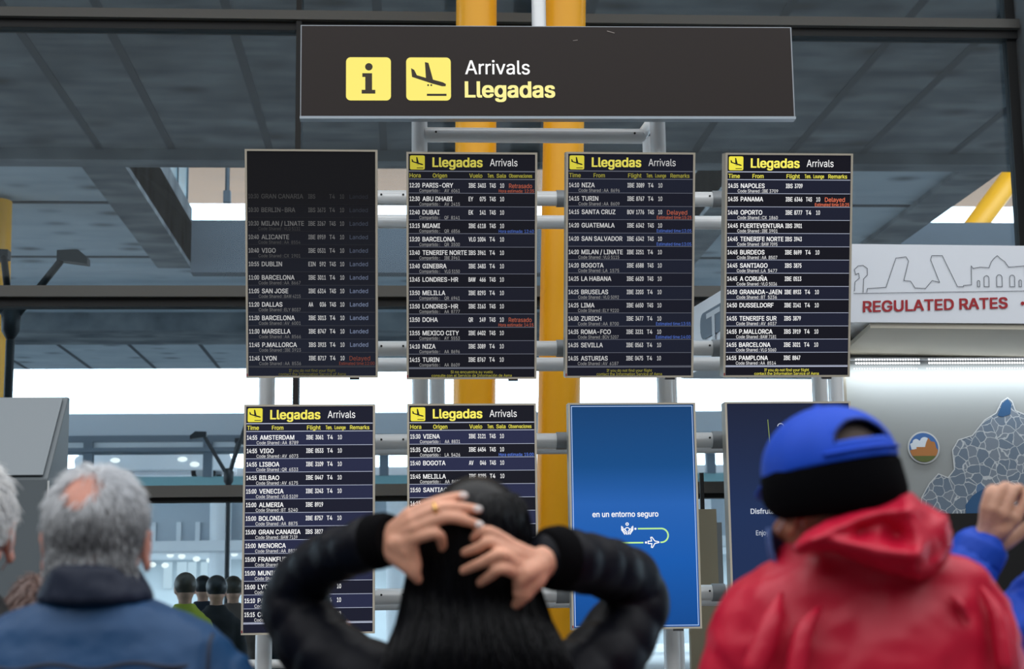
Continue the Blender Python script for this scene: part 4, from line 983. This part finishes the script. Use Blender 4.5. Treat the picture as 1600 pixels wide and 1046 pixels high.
def sleeve(b, pts, pitch=.062, amp=.05):
    c = cat_rom([tuple(p) for p in pts], 14); s0 = 0; out = []
    for i, q in enumerate(c):
        if i: s0 += (V(q[:3])-V(c[i-1][:3])).length
        out.append(q[:3]+(q[3]*(1-amp+2*amp*abs(math.sin(math.pi*s0/pitch))**.6),))
    b.tube(out, n=24); b.ell(out[0][:3], (out[0][3]*.92,)*3, 16, 10); b.ell(out[-1][:3], (out[-1][3],)*3, 16, 10)
b = MB()
def HS4(px, py, dy, r): return tuple(HP(px, py, dy))+(r,)
sleeve(b, [HS4(588, 846, -.075, .041), HS4(555, 858, -.04, .041), HS4(512, 876, .03, .042), HS4(472, 908, .10, .048), HS4(461, 940, .12, .055), HS4(484, 992, .10, .060), HS4(530, 1042, .06, .066), HS4(592, 1082, .03, .075)])
sleeve(b, [HS4(866, 872, -.075, .050), HS4(900, 878, -.04, .049), HS4(948, 890, .03, .048), HS4(986, 906, .10, .048), HS4(994, 938, .12, .054), HS4(972, 986, .10, .060), HS4(936, 1040, .06, .068), HS4(884, 1082, .03, .075)])
x, y = cW
b.loft([(x, YW+.03, zsW+.075, .065, .06), (x, YW+.03, zsW+.04, .085, .075), (x, YW+.03, zsW+.0, .15, .10), (x, YW+.03, zsW-.05, .185, .12)] + [(x, YW+.03, zsW-.09-.03*k_, .188-.012*min(1, k_/8)+.009*abs(math.sin(math.pi*k_/2.5)), .128+.009*abs(math.sin(math.pi*k_/2.5))) for k_ in range(18)], 48, 2.3)
jw = b.build('jacket', blackj, pw); remesh(jw, .006, 3); wrinkle(jw, .06, .009, 1)
for pts in ([(612, 842, -.095, .036), (604, 843, -.088, .042), (586, 847, -.072, .044)], [(852, 872, -.09, .040), (858, 872, -.085, .048), (872, 873, -.07, .052)]):
    b = MB(); b.tube([HS4(*q) for q in pts], n=28, sub=4); o = b.build('cuff', rib, jw, smooth='auto')
# hair: a shell over the skull running into long hair down the back, plus strands
bh = [mat('hair_black', (6, 7, 13), .34, spec=.24), mat('hair_black_soft', (12, 14, 22), .30, spec=.30)]
HR = [(764, 716, 772, .035, .035, -.012), (772, 684, 806, .070, .070, -.014), (786, 664, 818, .090, .092, -.015), (806, 654, 826, .100, .106, -.014), (835, 650, 829, .103, .112, -.012), (865, 646, 832, .104, .112, -.010), (900, 640, 838, .104, .100, -.012), (930, 634, 845, .104, .085, -.022), (960, 628, 855, .106, .070, -.045), (990, 618, 868, .110, .055, -.075), (1020, 606, 884, .115, .045, -.092), (1046, 598, 896, .12, .040, -.100), (1090, 590, 905, .12, .036, -.102), (1150, 600, 900, .11, .030, -.100), (1210, 640, 860, .08, .022, -.096)]
def hair_ring(t):
    t = max(0, min(len(HR)-1.001, t)); i = int(t); f_ = t-i; A, B = HR[i], HR[i+1]; L = [A[j]+(B[j]-A[j])*f_ for j in range(6)]
    a, c = P(L[1], L[0], YW+L[5]-.03), P(L[2], L[0], YW+L[5]-.03)
    return (a.x+c.x)/2, YW+L[5], (a.z+c.z)/2, (c.x-a.x)/2, L[4]
def hair_pt(t, a, out=0):
    x, y, z, rx, ry = hair_ring(t); return V((x+(rx+out)*math.cos(a), y+(ry+out)*math.sin(a), z))
b = MB(); nA, nT = 64, 70; vs = []; fs = []
for j in range(nT+1):
    t = (len(HR)-1.01)*j/nT
    for i in range(nA+1):
        a = math.radians(-200+220*i/nA)
        if t > 2.2: a = math.radians(-90+(math.degrees(a)+90)*(1 if t > 7 else 1-.0*t))
        vs.append(hair_pt(t, a, -.004+.0022*math.sin(i*2.6+.7*math.sin(j*.2))))
k1 = len(vs); 
for j in range(nT+1):
    t = (len(HR)-1.01)*j/nT
    for i in range(nA+1): vs.append(hair_pt(t, math.radians(-200+220*i/nA), -.016))
W_ = nA+1
for j in range(nT):
    for i in range(nA): fs += [(j*W_+i, (j+1)*W_+i, (j+1)*W_+i+1, j*W_+i+1), (k1+j*W_+i, k1+j*W_+i+1, k1+(j+1)*W_+i+1, k1+(j+1)*W_+i)]
    for i in (0, nA): fs.append((j*W_+i, k1+j*W_+i, k1+(j+1)*W_+i, (j+1)*W_+i))
for j in (0, nT):
    for i in range(nA): fs.append((j*W_+i, j*W_+i+1, k1+j*W_+i+1, k1+j*W_+i))
b.add(vs, fs, 0)
tp = hair_pt(0, 0); x, y, z, rx, ry = hair_ring(0); b.ell((x, y, z-.004), (rx*1.02, ry*1.02, .012), 24, 8, 0)
# crown and fringe over the forehead
scalp(b, MW_, lambda d: d.z > .25 and (d.y < .72 or d.z > .6), .010, 0)
rng = random.Random(11)
for k_ in range(2600):
    a = math.radians(rng.uniform(-200, 20)); t0 = max(0, rng.triangular(0, 9, 1)); t1 = min(len(HR)-1.02, t0+rng.uniform(3.5, 8)); o0 = rng.uniform(-.003, .004); n_ = 9; da = rng.gauss(0, .05); wv = rng.uniform(0, 6.28)
    pts = []
    for q in range(n_):
        t = t0+(t1-t0)*q/(n_-1); pts.append(tuple(hair_pt(t, a+da*q/(n_-1)+.012*math.sin(wv+t*1.7), o0+.003*math.sin(wv+t*1.1)))+(.0011*(1-.7*(q/(n_-1))**3),))
    b.tube(pts, n=3, mi=rng.random() < .35 and 1 or 0, caps=False)
b.build('hair', bh, pw, smooth=True, fix=False)
# ================= man in the red jacket, blue cap, black headband (right)
YR2 = 2.27
hR = P(1298, 781, YR2-.0); cR = (P(1372, 1000, YR2).x, YR2+.06); MR = head_matrix(hR, 19, -5, -7, .955)
skin3 = skin_mat('skin_tan', (176, 116, 92)); zsR = P(1370, 905, YR2).z
pr = figure(cR, MR, skin3, 'person in a red hooded jacket, blue cap and black headband, seen from behind', zsR, arms=[arm_down(*cR, zsR, -1), arm_down(*cR, zsR, 1)], extra=both_hands(*cR, zsR), vox=.006, neck=(cR[0]-.03, YR2+.075, zsR-.03))
trousers(pr, cR, zsR, mat('trouser_navy', (34, 38, 52), .8), MATS['shoe_black'])
red = mat('red_shell', (200, 20, 56), .42, spec=.45, noise=((5, 5, 5), .06), bump=(420, .06))
b = MB()
rg = prings([(826, 1258, 1424, .115, .03), (842, 1244, 1440, .122, .035), (856, 1234, 1462, .125, .045), (866, 1230, 1490, .122, .05), (880, 1212, 1530, .122, .05), (896, 1186, 1560, .124, .05), (916, 1154, 1579, .125, .05), (940, 1140, 1590, .13, .05), (975, 1128, 1600, .14, .05), (1010, 1118, 1606, .145, .05)], YR2)
x0_, y0_, z0_ = rg[-1][0], rg[-1][1], rg[-1][2]
rg = lower(rg, [(-.06, .215, .15), (-.14, .205, .15), (-.3, .20, .145), (-.42, .205, .145), (-.56, .215, .15), (-.64, .215, .15)]); b.loft(rg, 56, 2.3)
for s_ in (-1, 1): b.cap([(x0_+s_*.145, y0_, z0_-.01, .07), (x0_+s_*.180, y0_, z0_-.06, .070), (x0_+s_*.225, y0_-.01, z0_-.22, .066), (x0_+s_*.235, y0_+.05, z0_-.46, .055), (x0_+s_*.235, y0_+.07, z0_-.52, .052)], 20)
jr = b.build('jacket', red, pr); remesh(jr, .008, 3); wrinkle(jr, .10, .026, 2)
# sleeve folds
def fold(pts, r, n=10):
    return [tuple(P(px, py, Y+.012))+(rr,) for (px, py, Y), rr in zip(pts, r)]
for pts, r in (([(1222, 925, 2.19), (1205, 975, 2.165), (1178, 1046, 2.16)], (.004, .016, .018)), ([(1285, 945, 2.17), (1255, 990, 2.155), (1242, 1060, 2.15)], (.004, .014, .016)), ([(1530, 915, 2.2), (1556, 960, 2.18), (1570, 1040, 2.17)], (.004, .012, .014)), ([(1480, 930, 2.175), (1500, 945, 2.17), (1515, 975, 2.17)], (.003, .009, .004))):
    b = MB(); b.cap(fold(pts, r), 12, 6); o = b.build('jacket_fold', red, jr); remesh(o, .006, 4)
# hood: a crumpled pouch of cloth lying on the upper back
def seg_d(px, py, line):
    best = 1e9
    for (x1, y1), (x2, y2) in zip(line, line[1:]):
        L2 = (x2-x1)**2+(y2-y1)**2; t = max(0, min(1, ((px-x1)*(x2-x1)+(py-y1)*(y2-y1))/L2)); best = min(best, math.hypot(px-x1-t*(x2-x1), py-y1-t*(y2-y1)))
    return best
def inside(px, py, poly):
    c = False
    for (x1, y1), (x2, y2) in zip(poly, poly[1:]+poly[:1]):
        if (y1 > py) != (y2 > py) and px < (x2-x1)*(py-y1)/(y2-y1)+x1: c = not c
    return c
def pouch(b, poly, Y, T, Rr, ridges, back=.5, step=3.5, lean=0):
    ids = {}; xs = [p[0] for p in poly]; ys = [p[1] for p in poly]; nx = int((max(xs)-min(xs))/step)+2; ny = int((max(ys)-min(ys))/step)+2
    ok = {(i, j): inside(min(xs)+i*step, min(ys)+j*step, poly) for i in range(nx) for j in range(ny)}
    cells = [(i, j) for i in range(nx-1) for j in range(ny-1) if all(ok.get((i+a, j+c)) for a in (0, 1) for c in (0, 1))]
    cs = set(cells); vs = []; fs = []
    def vert(i, j, side):
        edge = not all((i-a, j-c) in cs for a in (0, 1) for c in (0, 1)); key = (i, j, 0 if edge else side)
        if key not in ids:
            px, py = min(xs)+i*step, min(ys)+j*step; d = seg_d(px, py, poly+poly[:1]); h = 0 if edge else T*math.sqrt(max(0, 1-(1-min(d/Rr, 1))**2))
            if not edge and side == 0:
                for ln, amp, wd in ridges: h += amp*math.exp(-(seg_d(px, py, ln)/wd)**2)*min(1, d/18)
            ids[key] = len(vs); vs.append(P(px, py, Y+lean*(py-min(ys))+(-h if side == 0 else h*back)))
        return ids[key]
    for i, j in cells:
        fs.append(tuple(vert(*q, 0) for q in ((i, j), (i+1, j), (i+1, j+1), (i, j+1)))); fs.append(tuple(vert(*q, 1) for q in ((i, j), (i, j+1), (i+1, j+1), (i+1, j))))
    b.add(vs, fs)
HOOD = [(1234, 852), (1243, 838), (1262, 822), (1290, 806), (1325, 789), (1362, 778), (1392, 767), (1412, 764), (1432, 768), (1442, 780), (1466, 792), (1486, 803), (1492, 830), (1491, 862), (1482, 888), (1462, 905), (1440, 913), (1410, 908), (1370, 896), (1330, 880), (1296, 866), (1268, 868), (1246, 874), (1232, 862)]
b = MB(); pouch(b, HOOD, YR2-.055, .070, 46, [([(1262, 846), (1310, 820), (1370, 800), (1440, 790)], .016, 13), ([(1275, 852), (1330, 850), (1380, 862), (1430, 868)], .016, 15), ([(1345, 828), (1378, 818), (1400, 838)], -.015, 14), ([(1400, 838), (1370, 846), (1345, 832)], -.009, 13), ([(1420, 800), (1438, 850), (1432, 900)], .018, 13), ([(1455, 800), (1470, 850)], -.010, 11), ([(1300, 835), (1340, 838)], -.010, 8), ([(1300, 812), (1350, 792), (1400, 780)], -.016, 8), ([(1390, 885), (1440, 880), (1475, 860)], -.010, 10), ([(1256, 858), (1290, 848)], -.010, 7)], lean=-.0002)
hd = b.build('hood', red, jr, smooth=True, fix=False); so = hd.modifiers.new('soften', 'SMOOTH'); so.iterations = 9; so.factor = .5; ss = hd.modifiers.new('fine', 'SUBSURF'); ss.levels = 1; ss.render_levels = 1; wrinkle(hd, .05, .006, 1)
# cap, headband, mask
cap_m = mat('cap_blue', (18, 76, 206), .6, spec=.3, bump=(300, .1), noise=((8, 8, 8), .08))
CC = V((0, -.012, .048)); RX, RY, RZ = .092, .112, .088
def cap_pt(th, ph, g=0): return CC + V(((RX+g)*math.cos(th)*math.cos(ph), (RY+g)*math.cos(th)*math.sin(ph), (RZ+g)*math.sin(th)))
b = MB(); nu, nv = 96, 30; vs = {}; out = []
def open_(th, ph):
    da = math.degrees((ph+math.pi/2+math.pi) % (2*math.pi)-math.pi); h = math.degrees(th)
    return h > 15 and (da/31)**2 + ((h-15)/24)**2 < 1
for j in range(nv):
    for i in range(nu):
        t0, t1 = math.radians(-2+92*j/nv), math.radians(-2+92*(j+1)/nv); p0, p1 = 2*math.pi*i/nu, 2*math.pi*(i+1)/nu
        if open_((t0+t1)/2, (p0+p1)/2): continue
        f_ = []
        for t, p in ((t0, p0), (t0, p1), (t1, p1), (t1, p0)):
            key = (round(t, 5), round(p % (2*math.pi), 5))
            if key not in vs: vs[key] = len(out); out.append(cap_pt(t, p, .0015*math.sin(6*p)**2*(1-t)))
            f_.append(vs[key])
        f_ = [q for k_, q in enumerate(f_) if q not in f_[:k_]]
        b.f.append(tuple(f_)); b.m.append(0)
b.v = [MR @ p for p in out]
cp = b.build('cap', cap_m, pr, smooth=True); so = cp.modifiers.new('cloth', 'SOLIDIFY'); so.thickness = .003; so.offset = 1
b = MB(); b.M = MR
b.tube([tuple(cap_pt(math.radians(15+24*math.sin(a)), math.radians(-90+31*math.cos(a)), .002)) for a in [math.pi*k_/24 for k_ in range(25)]], .0022, 8); b.build('opening_edge', mat('cap_blue_dark', (16, 40, 110), .7), cp, smooth=True)
b = MB(); b.M = MR
b.tube([tuple(cap_pt(math.radians(6), math.radians(-90+a), .004)) for a in range(-42, 43, 4)], .006, 10, flat=.5); b.build('back_strap', cap_m, cp, smooth=True)
b = MB(); b.M = MR; b.ell(CC+V((0, 0, RZ+.003)), (.007, .007, .004), 10, 6); b.build('top_button', cap_m, cp, smooth=True)
b = MB(); top_ = []; 
for k_ in range(25):
    a = math.radians(20+140*k_/24); top_.append((a, cap_pt(math.radians(-2), a, .002), cap_pt(math.radians(-2), a, .002)+V((0, .055*math.sin(a)**1.5, -.02*math.sin(a)))))
vs_ = [p for _, p, q in top_]+[q for _, p, q in top_]; b.M = MR; b.add(vs_, [(i, i+1, 26+i, 25+i) for i in range(24)]); bl2 = b.build('peak', cap_m, cp, smooth=True); so = bl2.modifiers.new('cloth', 'SOLIDIFY'); so.thickness = .004
b = MB(); scalp(b, MR, lambda d: d.z > -.5 and d.y < .5, .006, 0); b.build('hair', hair_mat('hair_dark', (78, 66, 60), .8), pr, smooth=True)
band = mat('headband_black', (6, 6, 9), .95, spec=.06, bump=(380, .25))
b = MB(); b.M = MR; BH = [(.064, .0875, .108), (.056, .0935, .1135), (.03, .0955, .1155), (.016, .0965, .1155), (.003, .0945, .111), (-.005, .091, .106), (-.004, .084, .100)]
vs_ = []; n_ = 64
for z_, rx, ry in BH:
    for k_ in range(n_): a = 2*math.pi*k_/n_; fr = max(0, math.sin(a)); vs_.append(V((rx*math.cos(a), -.012+ry*math.sin(a), (.058+(z_-.06)*(1-.45*fr)-.01) - .010*max(0, -math.sin(a)))))
b.add(vs_, [(j*n_+k_, j*n_+(k_+1) % n_, (j+1)*n_+(k_+1) % n_, (j+1)*n_+k_) for j in range(len(BH)-1) for k_ in range(n_)]); hb = b.build('headband', band, pr, smooth=True); so = hb.modifiers.new('cloth', 'SOLIDIFY'); so.thickness = .005; so.offset = 1
mk = mat('mask_blue', (70, 96, 158), .7)
b = MB(); b.M = MR; vs_ = []
for j in range(9):
    z_ = -.026-.095*j/8
    for i in range(17):
        a = math.radians(8+164*i/16); bl_ = math.sin(math.pi*j/8)*.010; rr = (.084-.016*(j/8))
        vs_.append(V(((rr+bl_)*math.cos(a)*1.02, .036+(.082-.012*(j/8)+bl_)*math.sin(a), z_)))
b.add(vs_, [(j*17+i, j*17+i+1, (j+1)*17+i+1, (j+1)*17+i) for j in range(8) for i in range(16)]); ms = b.build('face_mask', mk, pr, smooth=True); so = ms.modifiers.new('cloth', 'SOLIDIFY'); so.thickness = .003
for s_ in (-1, 1):
    b = MB(); b.M = MR; b.tube([(s_*.072, .05, -.035), (s_*.083, .01, -.022), (s_*.088, -.018, .0)], .0016, 6, sub=4); b.build('mask_loop', mat('loop_white', (225, 228, 232), .6), ms, smooth=True)
# ================= raised arm at the right edge
YA = 2.8
hA = P(1742, 800, YA); cA = (P(1748, 1000, YA).x, YA+.02); MA = head_matrix(hA, -5, 0, 0, 1.0); zsA = P(1748, 940, YA).z
def AP(px, py, dy=0): return P(px, py, YA+dy)
def hand_up(b):
    W = AP(1537, 846, -.02)
    mc = [AP(1541, 790, -.045), AP(1557, 794, -.055), AP(1572, 803, -.058), AP(1590, 812, -.05)][:4]
    mc = [AP(1540, 792, -.045), AP(1553, 796, -.054), AP(1570, 804, -.056), AP(1588, 812, -.05)]
    fi = [[AP(1547, 766, -.045), AP(1560, 768, -.015), AP(1566, 780, .0)], [AP(1567, 761, -.05), AP(1582, 766, -.018), AP(1588, 780, .0)],
          [AP(1587, 764, -.052), AP(1602, 772, -.018), AP(1606, 786, .0)], [AP(1606, 775, -.046), AP(1619, 784, -.014), AP(1620, 798, .0)]]
    hand(b, W, mc, fi, [AP(1562, 850, -.01), AP(1588, 838, .0), AP(1606, 822, .005), AP(1618, 810, .005)], .026)
    b.cap([tuple(AP(1546, 842, -.02))+(.022,), tuple(AP(1566, 826, -.04))+(.019,), tuple(AP(1580, 818, -.04))+(.014,)], 12, 3)
    hand_down(cA[0], cA[1], zsA, 1)(b)
SA = AP(1590, 985, .0); EA = AP(1488, 985, -.04); WA = AP(1537, 848, -.02)
skin4 = skin_mat('skin_fair', (206, 158, 134))
pa_ = figure(cA, MA, skin4, 'person in a bright blue jacket at right edge, hand raised before the map', zsA, arms=[[tuple(SA)+(.05,), tuple(EA)+(.042,), tuple(WA)+(.027,)], arm_down(*cA, zsA, 1)], extra=hand_up, vox=.004)
trousers(pa_, cA, zsA, MATS['trouser_charcoal'], MATS['shoe_black'])
bj = mat('bright_blue_jacket', (20, 72, 190), .55, spec=.3, bump=(60, .2))
b = MB(); x, y = cA; b.loft([(x, y, zsA+.05, .075, .07), (x, y, zsA+.0, .13, .095), (x, y, zsA-.06, .17, .115), (x, y, zsA-.2, .185, .13), (x, y, zsA-.5, .18, .13), (x, y, zsA-.62, .19, .135)], 40)
b.cap([tuple(AP(1640, 965))+(.085,), tuple(SA)+(.07,), tuple(EA)+(.060,), tuple(AP(1502, 920, -.03))+(.052,), tuple(AP(1528, 866, -.02))+(.044,)], 20)
b.cap([(q[0], q[1], q[2], q[3]*1.45) for q in arm_down(x, y, zsA, 1)], 18); o = b.build('jacket', bj, pa_); remesh(o, .007, 2); wrinkle(o, .04, .022, 2)
b = MB(); b.tube([tuple(AP(1522, 880, -.022))+(.046,), tuple(AP(1530, 862, -.02))+(.048,), tuple(AP(1535, 850, -.02))+(.046,), tuple(AP(1536, 848, -.02))+(.036,)], n=28, sub=3); b.build('cuff', bj, o, smooth='auto')
b = MB(); scalp(b, MA, headback, .004, 0); hair_strands(b, MA, 1500, lambda d, r: headback(d), lambda d: .03, crownflow, .007, .0012); b.build('hair', hair_mat('hair_brown', (70, 52, 40)), pa_, smooth=True)
ph = mat('phone_black', (16, 16, 18), .25); c = AP(1640, 790, .0); t = thing('phone', c, 'black phone held up beside the raised hand at the right edge', 'phone')
b = MB(); b.box((c.x-.04, c.y-.004, c.z-.035), (c.x+.10, c.y+.004, c.z+.035)); bevel(b.build('phone_body', ph, t), .003)
# ================= man with white hair at the left edge
YL = 2.9
hL = P(-67, 836, YL); cL = (hL.x-.01, YL+.02); ML = head_matrix(hL, 8, 0, 0, 1.1); zsL = P(-66, 975, YL).z
pl_ = figure(cL, ML, skin1, 'person with white hair in a black coat, cut off by the left edge', zsL, arms=[arm_down(*cL, zsL, -1), arm_down(*cL, zsL, 1)], extra=both_hands(*cL, zsL), vox=.006)
trousers(pl_, cL, zsL, MATS['trouser_charcoal'], MATS['shoe_black'])
b = MB(); scalp(b, ML, headback, .006, 1); hair_strands(b, ML, 3500, lambda d, r: headback(d), lambda d: .04, crownflow, .010, .0011, lambda d, r: r.choice((0, 0, 1, 1, 2)), random.Random(5)); b.build('hair', whites, pl_, smooth=True)
bc = mat('black_coat', (14, 14, 18), .7, bump=(90, .1))
def coat(p, c, zs, m, k=1.0, vox=.009):
    x, y = c; b = MB()
    b.loft([(x, y, zs+.055*k, .078*k, .074*k), (x, y, zs+.02*k, .10*k, .088*k), (x, y, zs-.02*k, .15*k, .10*k), (x, y, zs-.07*k, .185*k, .12*k), (x, y, zs-.2*k, .19*k, .135*k), (x, y, zs-.5*k, .185*k, .13*k), (x, y, zs-.66*k, .2*k, .14*k)], 40)
    for s_ in (-1, 1): b.cap([(q[0], q[1], q[2], q[3]*1.45) for q in arm_down(x, y, zs, s_)], 16, 4)
    o = b.build('jacket', m, p); remesh(o, vox, 3); wrinkle(o, .08, .012*k); return o
coat(pl_, cL, zsL, bc)
for s_ in (1,):
    b = MB(); b.M = ML; b.tube([(.084, -.012, .020), (.088, -.026, .0), (.086, -.024, -.02), (.080, -.002, -.040), (.066, .05, -.055)], .0016, 6, sub=4); b.build('mask_loop', MATS['loop_white'], pl_, smooth=True)
# ================= shorter person with brown hair half hidden behind the blue jacket
YS2 = 3.3
hS = P(78, 998, YS2); cS = (hS.x, YS2+.02); MS = head_matrix(hS, 0, 0, 0, .97); zsS = hS.z-.15
ps = figure(cS, MS, skin4, 'person with brown hair, mostly hidden behind the shoulder of the blue padded jacket', zsS, arms=[arm_down(*cS, zsS, -1), arm_down(*cS, zsS, 1)], extra=both_hands(*cS, zsS), vox=.007)
trousers(ps, cS, zsS, MATS['trouser_navy'], MATS['shoe_black']); coat(ps, cS, zsS, mat('plum_coat', (60, 48, 56), .8))
b = MB(); scalp(b, MS, headback, .008, 0); hair_strands(b, MS, 2500, lambda d, r: headback(d), lambda d: .05, crownflow, .012, .0014, lambda d, r: r.choice((0, 1)), random.Random(8)); b.build('hair', [hair_mat('hair_chestnut', (98, 70, 62)), hair_mat('hair_greyed', (132, 112, 108))], ps, smooth=True)
# ================= people beyond the glass
def far_person(px, py, Y, coatm, hairm, label, yaw):
    h = P(px, py, Y); k = h.z/1.64; c = (h.x, Y); M = head_matrix(h, yaw, 0, 0, 1.0); zs = h.z-.17
    p = figure(c, M, skin4, label, zs, arms=[arm_down(*c, zs, -1), arm_down(*c, zs, 1)], vox=.014, extra=both_hands(*c, zs)); coat(p, c, zs, coatm, 1.0, .016)
    trousers(p, c, zs, MATS['trouser_charcoal'], MATS['shoe_black'])
    b = MB(); scalp(b, M, headback, .014, 0); b.build('hair', hairm, p, smooth=True); p['group'] = 'people outside beyond the glass'; return p
far_person(289, 921, 13.2, mat('hi_vis_yellow', (158, 168, 40), .7), hair_mat('hair_umber', (66, 56, 44)), 'person in a bright yellow safety jacket beyond the glass', 20)
far_person(338, 924, 13.9, mat('coat_black', (20, 21, 26), .8), hair_mat('hair_jet', (20, 20, 22)), 'person in a long black coat beyond the glass, beside the yellow jacket', 15)
far_person(317, 921, 16.0, mat('coat_ink', (36, 40, 52), .8), hair_mat('hair_jet', (20, 20, 22)), 'smaller dark figure farther back between the yellow jacket and black coat', 15)
far_person(364, 923, 15.2, mat('coat_brown', (104, 88, 80), .8), hair_mat('hair_umber', (66, 56, 44)), 'person in a greyish brown coat beyond the glass beside the lower left display', 15)
